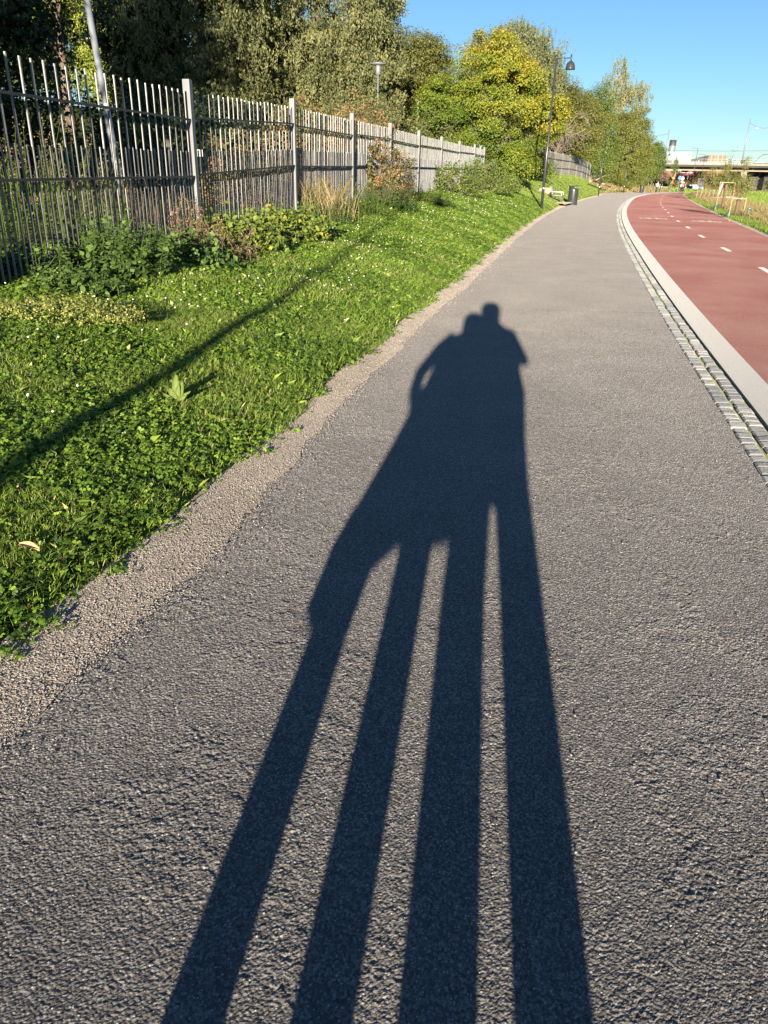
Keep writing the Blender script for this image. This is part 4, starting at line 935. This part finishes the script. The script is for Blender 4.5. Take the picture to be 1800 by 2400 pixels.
# walker far down the path
x, y = 45.2, 139.5; r = empty('person', (x, y, 0), 'person walking at the far bend in pale jacket and black trousers', 'person', rz=.15)
skin_body('body', [(0, 0, .95, .14, .11), (0, 0, 1.2, .14, .11), (.03, 0, 1.45, .16, .11), (.05, 0, 1.56, .05), (.08, 0, 1.62, .08), (.10, .02, 1.72, .10), (.11, .02, 1.80, .07),
   (.20, 0, 1.42, .06), (.30, .02, 1.15, .05), (.33, .15, 1.0, .04), (-.16, 0, 1.42, .06), (-.26, 0, 1.15, .05), (-.12, .2, 1.05, .04),
   (.09, 0, .88, .09), (.02, .10, .48, .065), (-.06, .02, .09, .05), (-.05, .16, .05, .04), (-.09, 0, .88, .09), (-.10, -.05, .48, .065), (-.10, -.2, .12, .05), (-.10, -.08, .05, .04)],
   [(0, 1), (1, 2), (2, 3), (3, 4), (4, 5), (5, 6), (2, 7), (7, 8), (8, 9), (2, 10), (10, 11), (11, 12), (0, 13), (13, 14), (14, 15), (15, 16), (0, 17), (17, 18), (18, 19), (19, 20)], M['skin'], r)
loft([(.05, 0, 1.57, .07, .06), (.04, 0, 1.5, .22, .13), (.02, 0, 1.3, .23, .16), (0, 0, 1.0, .22, .17)]).build('jacket', M['pale_top'], r, True)
MB().tube([(.20, 0, 1.48), (.32, .02, 1.15), (.34, .12, 1.02)], [.085, .07, .05], 8).build('sleeve', M['pale_top'], r, True)
MB().tube([(-.16, 0, 1.48), (-.28, 0, 1.18), (-.14, .18, 1.06)], [.085, .07, .05], 8).build('sleeve', M['pale_top'], r, True)
MB().tube([(.09, 0, 1.0), (.03, .10, .5), (-.06, .02, .08)], [.13, .10, .08], 8).build('trouser_leg', M['trousers'], r, True)
MB().tube([(-.09, 0, 1.0), (-.11, -.05, .5), (-.10, -.2, .12)], [.13, .10, .08], 8).build('trouser_leg', M['trousers'], r, True)
hd = empty('shoulder_bag', (x-.42, y-.1, .95), 'small black bag carried by the walking person', 'bag')
MB().box((.05, 0, .22), (.26, .2, .42)).build('pouch', M['shoe'], hd)
MB().tube([(-.02, 0, .40), (.20, 0, .62), (.38, 0, .52)], .012, 5).build('strap', M['shoe'], hd)

# two cyclists
def cyclist(x, y, top, label_b, label_p, blab):
    z = .003; bk = empty('bicycle', (x, y, z), blab, 'bicycle', 'bicycles ridden towards the camera', rz=math.pi+.1)
    for yy in (-.52, .52):
        w = MB(); n = 24; V = []
        for k in range(n):
            t_ = 2*math.pi*k/n
            for rr2, ss in ((.34, -.02), (.34, .02), (.30, .0)): V.append([ss, yy+rr2*math.cos(t_), .34+rr2*math.sin(t_)])
        w.add(V, [[k*3+j, k*3+(j+1) % 3, ((k+1) % n)*3+(j+1) % 3, ((k+1) % n)*3+j] for k in range(n) for j in range(3)])
        for k in range(8):
            t_ = math.pi*k/8*2; w.tube([(0, yy, .34), (0, yy+.31*math.cos(t_), .34+.31*math.sin(t_))], .004, 3)
        w.build('wheel', M['shoe'], bk)
    MB().tube([(0, -.52, .34), (0, -.12, .32), (0, .38, .78), (0, .52, .34)], .02, 6).tube([(0, -.12, .32), (0, -.22, .86)], .018, 6).tube([(0, -.2, .78), (0, .38, .82)], .018, 6).tube([(0, -.52, .34), (0, -.2, .78)], .014, 6).build('frame', M['rail'], bk)
    MB().tube([(-.28, .3, 1.02), (-.12, .42, 1.02), (0, .40, .98), (.12, .42, 1.02), (.28, .3, 1.02)], .016, 6).tube([(0, .40, .98), (0, .38, .78)], .016, 6).build('handlebar', M['shoe'], bk)
    MB().box((0, -.25, .90), (.14, .26, .05)).build('saddle', M['shoe'], bk)
    p = empty('person', (x, y, z), label_p, 'person', 'cyclists on the far bend', rz=math.pi+.1)
    skin_body('body', [(0, -.24, 1.0, .13), (0, -.12, 1.22, .13), (0, .02, 1.42, .15, .11), (0, .08, 1.53, .05), (0, .12, 1.60, .08), (0, .14, 1.69, .095), (0, .13, 1.76, .07),
        (.18, .04, 1.40, .055), (.27, .15, 1.2, .045), (.26, .30, 1.05, .035), (-.18, .04, 1.40, .055), (-.27, .15, 1.2, .045), (-.26, .30, 1.05, .035),
        (.10, -.2, .92, .085), (.12, .12, .72, .065), (.11, -.02, .36, .045), (.11, .1, .30, .04), (-.10, -.2, .92, .085), (-.12, .08, .62, .065), (-.11, -.1, .22, .045), (-.11, .02, .16, .04)],
        [(0, 1), (1, 2), (2, 3), (3, 4), (4, 5), (5, 6), (2, 7), (7, 8), (8, 9), (2, 10), (10, 11), (11, 12), (0, 13), (13, 14), (14, 15), (15, 16), (0, 17), (17, 18), (18, 19), (19, 20)], M['skin'], p)
    MB().tube([(0, -.24, .98), (0, -.12, 1.22), (0, .02, 1.42), (0, .07, 1.52)], [.17, .18, .21, .08], 12).tube([(.17, .04, 1.42), (.29, .15, 1.2), (.27, .28, 1.07)], [.08, .065, .05], 8).tube([(-.17, .04, 1.42), (-.29, .15, 1.2), (-.27, .28, 1.07)], [.08, .065, .05], 8).build('jacket', top, p, True)
    MB().tube([(.1, -.2, .94), (.13, .12, .72), (.11, -.02, .38)], [.11, .085, .06], 8).tube([(-.1, -.2, .94), (-.13, .08, .62), (-.11, -.1, .24)], [.11, .085, .06], 8).build('trousers', M['trousers'], p, True)
    MB().lathe([(.11, 1.70), (.12, 1.74), (.09, 1.81), (.001, 1.84)], (0, .13, 0), 12).build('helmet', M['slat'], p, True)
cyclist(48.6, 137.5, M['pale_top'], '', 'cyclist in a pale jacket riding on the left of the pair', 'dark bicycle under the pale jacketed cyclist')
M['red_top'] = plain('dark_red_jacket', (.20, .04, .04), .8)
cyclist(49.6, 139.5, M['red_top'], '', 'cyclist in a dark red jacket riding on the right of the pair', 'dark bicycle under the red jacketed cyclist')

# ------------------------------------------------------------------ right verge: dry grass, saplings, guards
def band(n, f, q0, q1, y0, y1):
    y = y0+(y1-y0)*rs.rand(n)**1.2; q = q0+(q1-q0)*rs.rand(n); x = f(y)+q
    return np.stack([x, y, np.zeros(n)], 1)
tufts('verge_grass', 'bright green grass fringe along the cycle lane edge', band(1700, xq, .35, 1.2, 18, 150), 26, .14, .014, 'blade', .16, .4)
tufts('dry_grass', 'brown and straw coloured tall dry grass behind the green fringe', band(1400, xq, 1.0, 3.8, 20, 150), 24, .40, .018, 'dry', .2, .4)
tufts('meadow_grass', 'green meadow grass right of the saplings', band(4200, xq, 3.4, 34, 28, 150), 20, .24, .03, 'blade', .35, .45)
tufts('bank_weeds', 'tawny grass and weeds on the bank beyond the bend', np.array([(xl(yy)-ss, yy, 0) for yy, ss in zip(118+50*rs.rand(700), .3+8*rs.rand(700))]), 12, .5, .09, 'dry', .3, .4)
tufts('far_meadow_grass', 'green lawn in front of the bridge', np.array([(40+65*rs.rand(), 158+60*rs.rand(), 0) for _ in range(900)]), 10, .4, .2, 'blade', .6, .5)
SG = 'staked saplings on the verge'
def sapling(x, y, h, cr_, label, mat, base=1.0, wrap=True, ncl=26, nl=60, leaf=.09, stake=True):
    z = gz(x, y); r = empty('sapling_tree', (x, y, z), label, 'sapling', SG)
    mb, cc = crown_mesh([(0, 0, base+(h-base)*.5, cr_*.9, cr_*.9, (h-base)*.5)], ncl, .26, int(nl*.42), leaf*.85, .6, 0, None, 1.0, .1, .4)
    mb.build('crown', M[mat], r)
    t = MB().tube([(0, 0, 0), (.03, 0, h*.5), (0, 0, h*.9)], [.035, .025, .008], 6)
    for c in cc[:14]: t.tube([(0, 0, max(base*.9, c[2]-.5)), tuple(c)], [.010, .004], 4)
    t.build('trunk', M['bark'], r)
    if wrap: MB().lathe([(.07, .0), (.10, .05), (.09, base*.5), (.10, base*.85), (.05, base*.9)], n=10).build('wrap', M['burlap'], r, True)
def guard(x, y, label, hh=.95, w=.75, rz=0.0):
    z = gz(x, y); r = empty('tree_stake', (x, y, z), label, 'tree stake', 'wooden frames around saplings', rz=rz)
    for sx in (-w/2, w/2): MB().tube([(sx, 0, -.1), (sx*1.02, 0, hh)], .032, 7).build('stake', M['wood'], r)
    MB().beam((-w/2, -.045, hh-.07), (w/2, -.045, hh-.07), .03, .05).build('crossbar', M['wood'], r)
def waterbag(x, y, label, sc=1.0):
    z = gz(x, y); r = empty('watering_bag', (x, y, z), label, 'watering bag', 'green watering bags')
    loft([(0, 0, .0, .20*sc, .15*sc), (0, 0, .15*sc, .24*sc, .19*sc), (.01, 0, .38*sc, .19*sc, .14*sc), (0, 0, .55*sc, .07*sc, .05*sc), (0, 0, .6*sc, .03, .03)], 12).build('bag', M['bag'], r, True)
    MB().lathe([(.075*sc, .50*sc), (.08*sc, .52*sc), (.075*sc, .54*sc)], n=10).build('band', M['slat'], r, True)
# (x, y) on the verge
sapling(18.0, 42.2, 2.2, .72, 'nearest round bushy sapling held by a low wooden frame', 'birch_leaf', .95, ncl=60, nl=80, leaf=.075)
guard(17.85, 41.8, 'low wooden frame around the nearest round sapling', .95, .72)
waterbag(17.5, 41.9, 'green watering bag left of the nearest sapling trunk', .6)
waterbag(18.25, 41.3, 'pale green watering bag right of the nearest sapling trunk', .8)
sapling(21.6, 52.9, 3.4, .35, 'tall thin sapling with two thick dark wrapped stems', 'edge_tree', 1.7, ncl=18, nl=50)
guard(21.5, 52.5, 'tall wooden frame with a pale crossbar at the wrapped sapling', 1.7, .95)
waterbag(20.8, 52.0, 'dark green watering bag left of the wrapped sapling', .65)
sapling(38.4, 95, 4.2, .55, 'slender yellow green poplar like sapling', 'edge_tree', 1.2, ncl=60, nl=60, leaf=.12)
sapling(33.6, 86, 3.3, 1.15, 'broad airy sapling left of the slender yellow one', 'birch_leaf', .9, ncl=60, nl=60, leaf=.12)
sapling(40.5, 95, 4.6, .95, 'sapling with a light airy crown in front of the bridge deck', 'birch_leaf', 3.0, wrap=False, ncl=40, nl=50, leaf=.12)
sapling(35.4, 85, 2.7, 1.1, 'rounded olive sapling before the middle bridge pier', 'edge_tree', .6, ncl=60, nl=60, leaf=.13)
sapling(42.2, 98, 2.6, 1.2, 'low brownish sapling in front of the bridge pier', 'birch_leaf', .5, ncl=50, nl=60, leaf=.14)
sapling(37.0, 98, 3.0, .9, 'olive sapling behind the row of pale stakes', 'olive_tree', 1.1, wrap=False, ncl=40, nl=50, leaf=.13)
sapling(59.2, 173, 6.0, .9, 'narrow green sapling left of the orange road sign', 'green_tree', 2.2, wrap=False, ncl=60, nl=60, leaf=.2)
sapling(55.4, 168, 3.6, 1.3, 'reddish brown sapling beneath the left end of the bridge', 'brown_herb', 1.4, wrap=False, ncl=50, nl=50, leaf=.18)
k = 0
nm_ = ['first', 'second', 'third', 'fourth', 'fifth', 'sixth', 'seventh', 'eighth', 'ninth', 'tenth']
for i in range(9):
    x, y = 32.5+i*.26, 87-i*.45; z = gz(x, y)
    o = MB().tube([(0, 0, -.1), (.10, 0, .95)], .035, 6).build('wooden_stake', M['wood']); o.location = (x, y, z)
    tag(o, nm_[i]+' pale wooden stake from the left in the row beside the cycle lane', 'stake', 'row of pale stakes')
for i in range(7):
    x, y = 50.6+i*.62, 162+i*.5; z = gz(x, y)
    o = MB().tube([(0, 0, -.1), (.15, 0, 1.1)], .05, 6).build('wooden_stake', M['wood']); o.location = (x, y, z)
    tag(o, nm_[i]+' pale stake from the left on the bank below the bridge end', 'stake', 'stakes on the bank')
for i, (p, q, rad, lab) in enumerate([((29.6, 73.5, .12), (31.2, 72.5, .2), .14, 'grey brown log on the verge nearest the stakes'), ((30.4, 77, .35), (32.8, 76, .4), .16, 'peeled orange brown log lying across the verge'), ((40.6, 108, .2), (42.6, 107, .2), .25, 'pale stump lying by the cycle lane')]):
    o = MB(); P_ = Vector(p); Q_ = Vector(q); o.tube([P_, P_.lerp(Q_, .5)+Vector((0, 0, .06)), Q_], [rad, rad*1.05, rad*.8], 9)
    tag(o.build('fallen_log', M['log'], None, True), lab, 'log', 'logs on the verge')

# ------------------------------------------------------------------ bridge
BL, BR = Vector((62, 232, 0)), Vector((150, 206, 0)); bd = (BR-BL).normalized(); bn = Vector((bd.y, -bd.x, 0))
br = empty('road_bridge', BL, 'long pale concrete road bridge crossing behind the saplings', 'bridge')
def bl(u, v, z): return bd*u+bn*v+Vector((0, 0, z))
Lb = (BR-BL).length
MB().beam(bl(0, 0, 5.28), bl(Lb, 0, 5.28+.35), .5, .95).beam(bl(0, -4, 5.3), bl(Lb, -4, 5.65), 8, .6).build('lower_girder', M['concrete'], br)
MB().beam(bl(0, -1.0, 5.95), bl(Lb, -1.0, 6.30), 9, .5).build('painted_shade_band', M['dark'], br)  # solid dark beam, coloured to stand in for shade between girder and deck
MB().beam(bl(0, .5, 6.42), bl(Lb, .5, 6.78), .5, .5).beam(bl(0, -5, 6.5), bl(Lb, -5, 6.86), 10, .3).build('deck', M['concrete'], br)
rail = MB(); n = 60
for k in range(n+1): rail.beam(bl(Lb*k/n, .6, 6.65+.36*k/n), bl(Lb*k/n, .6, 7.7+.36*k/n), .06, .06)
for hz in (7.15, 7.7): rail.beam(bl(0, .6, hz), bl(Lb, .6, hz+.36), .05, .06)
rail.build('railing', M['pole_grey'], br)
for u in (2, 34, 64):
    MB().beam(bl(u, -1.0, -.2), bl(u, -1.0, 5.1), 1.6, 1.9).build('pier', M['concrete'], br)
for u in (37.5, 41, 67.5):
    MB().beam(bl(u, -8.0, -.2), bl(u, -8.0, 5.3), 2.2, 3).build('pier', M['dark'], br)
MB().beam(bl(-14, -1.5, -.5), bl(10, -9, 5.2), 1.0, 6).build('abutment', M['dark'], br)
# catenary masts with hanging lamps
mt_pts = []
for i, (u, tall, lab) in enumerate([(13.5, 15.0, 'thin light mast at the left end of the bridge'), (33.6, 17.8, 'tallest light mast rising from the bridge middle'), (40.5, 17.4, 'light mast nearest the right edge of the view')]):
    p = BL+bl(u, -4, 6.8); r = empty('light_mast', p, lab, 'mast', 'light masts on the bridge')
    MB().tube([(0, 0, 0), (0, 0, tall-6.8)], [.19, .11], 8).build('pole', M['pole_grey'], r, True); mt_pts.append(p+Vector((0, 0, tall-6.9)))
far = BL+bl(-8, -4, 14.0); far2 = BL+bl(60, -4, 16)
wires = [(far, mt_pts[0]), (mt_pts[1], mt_pts[2]), (mt_pts[2], far2)]
M['lampglass'] = plain('white_lamp_glass', (.85, .85, .83), .3)
for i, (p, q) in enumerate(wires):
    w = MB(); pts = []
    for k in range(9):
        t_ = k/8; pts.append(p.lerp(q, t_)+Vector((0, 0, -1.1*4*t_*(1-t_)-.8)))
    w.tube(pts, .03, 4); tag(w.build('overhead_wire', M['rail']), ['overhead wire left of the first mast', 'overhead wire between the two right masts', 'overhead wire running out of view on the right'][i], 'wire', 'overhead wires')
    for j, t_ in enumerate((.3, .75) if i else (.45,)):
        c = p.lerp(q, t_)+Vector((0, 0, -1.1*4*t_*(1-t_)-1.1))
        r = empty('hanging_lamp', c, ['white hanging lamp left of the first bridge mast', 'upper white hanging lamp right of the tallest mast', 'lower white hanging lamp close to the right mast', 'white hanging lamp right of the last mast, upper', 'white hanging lamp right of the last mast, lower'][i*2+j-(1 if i else 0)], 'lamp', 'hanging lamps over the bridge')
        MB().lathe([(.001, .25), (.2, .2), (.42, 0), (.36, -.12), (.001, -.2)], n=12).build('lamp_shade', M['lampglass'], r, True)
        MB().tube([(0, 0, .2), (0, 0, .45)], .03, 5).build('hanger', M['rail'], r)
def cable(p, q, sag, lab):
    w = MB(); w.tube([Vector(p).lerp(Vector(q), k/8)+Vector((0, 0, -sag*4*(k/8)*(1-k/8))) for k in range(9)], .035, 4)
    tag(w.build('overhead_wire', M['rail']), lab, 'wire', 'overhead wires')
cable(BL+bl(8, -8, 10.2), BL+bl(70, -8, 12.0), .8, 'long faint overhead line above the orange building')
# bent arm lamps on the bridge
for i, (u, hgt_) in enumerate([(36.0, 12.2), (39.2, 12.6)]):
    p = BL+bl(u, -2, 6.8); r = empty('bridge_lamp', p, ['angled bracket lamp between the two right masts', 'angled bracket lamp at the right edge mast'][i], 'lamp', 'angled bracket lamps')
    MB().tube([(0, 0, 0), (2.2, 0, 2.3), (6.5, 0, 2.9)], .07, 6).build('arm', M['rail'], r, True)
    MB().box((6.8, 0, 2.9), (.6, .2, .12)).build('lamp_head', M['rail'], r)
# lamps rising in front of the bridge
for i, (x, y, h) in enumerate([(64.0, 175, 8.4), (67.6, 180, 7.4)]):
    z = 0; r = empty('tall_lamp', (x, y, z), ['tall thin lamp with a short left arm in front of the green building', 'thin lamp with a left arm in front of the orange striped building'][i], 'street lamp', 'thin lamps before the bridge')
    MB().tube([(0, 0, 0), (0, 0, h)], [.06, .04], 8).build('pole', M['black_metal'], r, True)
    MB().tube([(0, 0, h), (-.9, 0, h+.05)], .03, 6).build('arm', M['black_metal'], r)
    MB().box((-1.0, 0, h+.04), (.5, .14, .06)).build('lamp_head', M['black_metal'], r)

# buildings beyond the bridge
M['greenglass'] = plain('pale_green_cladding', (.11, .185, .155), .4, 0, .08, .3)
M['windowdark'] = plain('dark_window', (.06, .08, .09), .2)
M['brickred'] = plain('orange_brick', (.20, .09, .055), .8, 0, .12, .8)
M['orange'] = plain('orange_panel', (.25, .07, .03), .6)
M['cream'] = plain('cream_panel', (.26, .21, .14), .6)
M['redwall'] = plain('red_wall', (.20, .035, .03), .6)
def bldg(name, x, y, label): return empty(name, (x, y, 0), label, 'building', rz=-.33)
r = bldg('office_building', 103.5, 300, 'pale green clad building with a chimney beyond the bridge')
MB().box((0, 4, 6), (8.4, 8, 12)).build('wall', M['greenglass'], r)
MB().box((-7, 4, 4.9), (5.6, 8, 9.8)).build('side_wing', M['slat'], r)
for wx in (-5.6, -3.0, -.8): MB().box((wx, -.06 if wx > -4.2 else -.06, 8.6), (1.7, .16, 1.5)).build('window', M['windowdark'], r)
gm = MB()
for wx in np.arange(1.2, 4.2, .6): gm.box((wx, -.04, 8), (.07, .12, 7.6))
for wz in np.arange(5, 12, 1.2): gm.box((2.7, -.07, wz), (3.2, .1, .07))
gm.build('glazing_bars', M['pole_grey'], r)
ch = MB().lathe([(1.15, 11.8), (1.15, 16), (1.05, 16)], (-3.0, 5, 0), 14).build('chimney', M['pole_grey'], r, True)
MB().lathe([(1.18, 14.2), (1.18, 16.05), (.2, 16.05)], (-3.0, 5, 0), 14).build('chimney_band', M['rail'], r, True)
r = bldg('depot_building', 114, 300, 'dark building with an orange and cream striped end beyond the bridge')
b = MB(); V = [(-6.5, 0, 0), (0, 0, 0), (0, 0, 11.2), (-6.5, 0, 9.6), (-6.5, 7, 0), (0, 7, 0), (0, 7, 11.2), (-6.5, 7, 9.6)]
b.add(V, [[0, 1, 2, 3], [5, 4, 7, 6], [3, 2, 6, 7], [4, 0, 3, 7]]); b.build('wall', M['dark'], r)
MB().box((3.0, 3.5, 5.6), (5.98, 7, 11.2)).build('striped_end', M['orange'], r)
sb = MB()
for sx, ww in ((1.0, .3), (3.2, .45), (4.7, .3), (2.3, .15)): sb.box((sx, -.04, 8.6), (ww, .1, 5.1))
sb.build('cream_stripes', M['cream'], r)
for k in range(4): MB().beam((-6.2+k*.9, -.08, 7.4), (-5.7+k*.9, -.08, 9.0+k*.15), .3, .12).build('strut', M['slat'], r)
r = bldg('brick_building', 116, 285, 'low orange brick building seen just above the bridge railing')
MB().box((0, 3, 4.1), (26, 6, 8.2)).build('wall', M['brickred'], r)
MB().box((0, 3, 8.3), (26.4, 6.4, .25)).build('roof_edge', M['slat'], r)
r = bldg('red_building', 93, 262, 'small red building seen under the bridge deck')
MB().box((0, 3, 2.6), (7, 6, 4.2)).build('wall', M['redwall'], r)
for wx in (-2, 0, 2): MB().box((wx, -.05, 2.4), (.9, .14, 1.1)).build('window', M['windowdark'], r)
MB().box((0, 3, 4.8), (7.3, 6.3, .25)).build('roof', M['slat'], r)
r = bldg('orange_house', 84, 262, 'orange house wall glimpsed under the bridge beyond the parked car')
MB().box((0, 3, 2.9), (9, 6, 4.6)).build('wall', M['brickred'], r)
MB().box((-2, -.05, 2.9), (1.1, .14, 1.2)).build('window', M['windowdark'], r)
MB().box((1.5, -.05, 2.9), (1.1, .14, 1.2)).build('window', M['windowdark'], r)
r = empty('tram_shelter', (124.5, 262, 0), 'grey glazed cabin at the right edge above the bridge', 'building')
MB().box((0, 2, 4.5), (7, 4, 9)).build('base', M['dark'], r)
MB().box((0, 2, 10.2), (6.4, 3.6, 2.2)).build('glass', M['greenglass'], r)
MB().box((0, 2, 11.4), (7, 4, .2)).build('roof', M['rail'], r)

# far trees under and behind the bridge
labs = ['dark green tree behind the bridge beneath its left part', 'round green tree under the bridge left of the blue sign', 'autumn tinted tree under the bridge above the parked car', 'green tree right of the purple board under the bridge', 'green bushy tree behind the slender sapling', 'yellowish tree left of the middle bridge pier', 'tall dark tree right of the bridge pier', 'slim pale tree in the dark gap right of the pier', 'dark tree at the right edge below the bridge', 'dark tree beyond the right end of the bridge', 'low tree far right under the deck']
for i, az in enumerate([17.6, 19.2, 20.4, 21.5, 22.3, 23.1, 25.6, 25.0, 26.4, 27.5, 28.5]):
    x, y = P2(az, [262, 255, 258, 262, 258, 250, 250, 215, 248, 252, 255][i]); slim = i == 7; hh = [6, 5.2, 5.6, 5.0, 5.4, 5.2, 6.0, 4.4, 6, 6, 6][i]
    tree('park_tree', labs[i], x, y, hh, [(0, 0, hh*.52, 1.4 if slim else 3.6, 2, hh*.46)], ['green_tree', 'olive_tree', 'olive_tree', 'green_tree', 'edge_tree', 'edge_tree', 'dark_tree', 'edge_tree', 'dark_tree', 'dark_tree', 'dark_tree'][i], ncl=60, rc=.9, nl=55, leaf=.34, tr=.15, group='trees behind the bridge', zmin=.2, nbr=6)

# signs, car and other small things before the bridge
M['blue'] = plain('sign_blue', (.03, .13, .36), .4); M['orange_s'] = plain('sign_orange', (.33, .08, .012), .5); M['yellow_s'] = plain('sign_yellow', (.35, .18, .015), .5); M['purple'] = plain('dark_purple_board', (.045, .03, .10), .5)
M['white_s'] = plain('sign_white', (.45, .45, .43), .5)
r = empty('cycle_sign', (60.2, 172, gz(60.2, 172)), 'round blue sign on a grey post', 'sign')
x, y = 42.1, 120.9
r.scale = (1.35, 1.35, 1.1)
MB().tube([(0, 0, 0), (0, 0, 2.6)], .035, 6).build('post', M['pole_grey'], r)
V = [(.33*math.cos(t_*math.pi/12), -.06, 2.3+.33*math.sin(t_*math.pi/12)) for t_ in range(24)]
d_ = MB(); d_.add([(p[0], -.06, p[2]) for p in V]+[(p[0], -.045, p[2]) for p in V], [[k, (k+1) % 24, 24+(k+1) % 24, 24+k] for k in range(24)]); d_.poly([(p[0], -.061, p[2]) for p in V]); d_.build('disc', M['blue'], r)
g_ = MB()
for cx_ in (-.1, .12): g_.tube([(cx_+.08*math.cos(t_*.6283), -.068, 2.17+.08*math.sin(t_*.6283)) for t_ in range(11)], .012, 4)
g_.tube([(-.1, -.068, 2.17), (-.04, -.068, 2.3), (.08, -.068, 2.3), (.0, -.068, 2.17), (-.04, -.068, 2.3)], .012, 4).tube([(0, -.068, 2.38), (0, -.068, 2.52)], .03, 5).tube([(-.08, -.068, 2.4), (.08, -.068, 2.4)], .014, 4); g_.build('symbol', M['white_s'], r)
r = empty('round_sign', (61.3, 173.5, gz(61.3, 173.5)), 'pale round sign with a small plate right of the blue sign', 'sign')
MB().tube([(0, 0, 0), (0, 0, 2.7)], .035, 6).build('post', M['pole_grey'], r)
MB().tube([(0, -.05, 2.4), (0, -.07, 2.4)], .36, 20).build('disc', M['white_s'], r)
MB().box((0, -.06, 1.75), (.5, .03, .3)).build('plate', M['white_s'], r)
r = empty('roadwork_sign', (58.7, 171.5, gz(58.7, 171.5)), 'orange and yellow roadwork signs stacked on a leaning post', 'sign')
MB().tube([(-.3, 0, 0), (.25, 0, 3.9)], .035, 6).build('post', M['pole_grey'], r)
MB().poly([(-.15, -.06, 2.55), (.45, -.06, 2.65), (.28, -.06, 3.3)]).poly([(-.15, -.045, 2.55), (.28, -.045, 3.3), (.45, -.045, 2.65)]).build('upper_plate', M['orange_s'], r)
MB().box((0, -.06, 2.3), (.55, .03, .42)).build('middle_plate', M['yellow_s'], r)
MB().poly([(-.45, -.06, 1.3), (.2, -.06, 1.3), (-.1, -.06, 1.95)]).poly([(-.45, -.045, 1.3), (-.1, -.045, 1.95), (.2, -.045, 1.3)]).build('lower_plate', M['orange_s'], r)
r = empty('barrier_post', (62.9, 176, 0), 'thin red and white leaning marker pole behind the cyclists', 'marker pole')
for k in range(6): MB().tube([(.08*k, 0, .6*k), (.08*(k+1), 0, .6*(k+1))], .03, 6).build('segment', M['redwall'] if k % 2 else M['white_s'], r)
r = empty('info_board', (69.6, 185, 0), 'dark purple notice board standing on two legs', 'notice board', rz=-.3)
MB().box((0, 0, 2.05), (1.35, .08, 1.5)).build('panel', M['purple'], r)
for sx in (-.6, .6): MB().tube([(sx, .06, 0), (sx, .06, 1.6)], .04, 6).build('leg', M['pole_grey'], r)
M['carblue'] = plain('dark_blue_car_paint', (.02, .035, .09), .4, .1); M['glass_c'] = plain('car_glass', (.05, .07, .09), .3)
r = empty('parked_car', (71.9, 195, .06), 'dark blue car parked on the road under the bridge', 'car', rz=-.2)
b = MB(); prof = [(-2.1, .35), (-2.15, .75), (-1.5, .88), (-1.05, 1.35), (.5, 1.40), (1.15, .98), (2.0, .88), (2.15, .6), (2.1, .35)]
V = [(p[0], -.85, p[1]) for p in prof]+[(p[0], .85, p[1]) for p in prof]; n = len(prof)
b.add(V, [[k, k+1, n+k+1, n+k] for k in range(n-1)]); b.poly(V[:n]); b.poly(V[n:][::-1]); b.build('body', M['carblue'], r)
MB().poly([(-1.35, -.86, .92), (1.0, -.86, .95), (.45, -.86, 1.33), (-.98, -.86, 1.29)]).build('side_window', M['glass_c'], r)
for sx in (-1.35, 1.35): 
    for sy in (-.78, .78): MB().tube([(sx, sy-.1, .33), (sx, sy+.1, .33)], .33, 16).build('wheel', M['shoe'], r)
MB().box((2.08, -.5, .7), (.1, .3, .15)).build('headlight', M['white_s'], r); MB().box((2.08, .5, .7), (.1, .3, .15)).build('headlight', M['white_s'], r)
rdm = MB().box((100, 193, .03), (90, 7, .05), -.25).build('road', M['asphalt']); tag(rdm, kind='structure')
for i, (x, y) in enumerate([(40.2, 100), (44.5, 106)]):
    r = empty('delineator', (x, y, gz(x, y)), ['white slanted marker post on the verge', 'red and grey utility box on the verge meadow'][i], ['marker post', 'utility box'][i])
    if i == 0: MB().beam((-.3, 0, 0), (.15, 0, 1.7), .2, .08).build('board', M['white_s'], r); MB().box((-.3, 0, .05), (.4, .4, .1)).build('base', M['rail'], r)
    else: MB().box((0, 0, .9), (.7, .5, .9)).build('box', M['orange_s'], r); MB().box((0, 0, .22), (.5, .4, .46)).build('base', M['rail'], r)
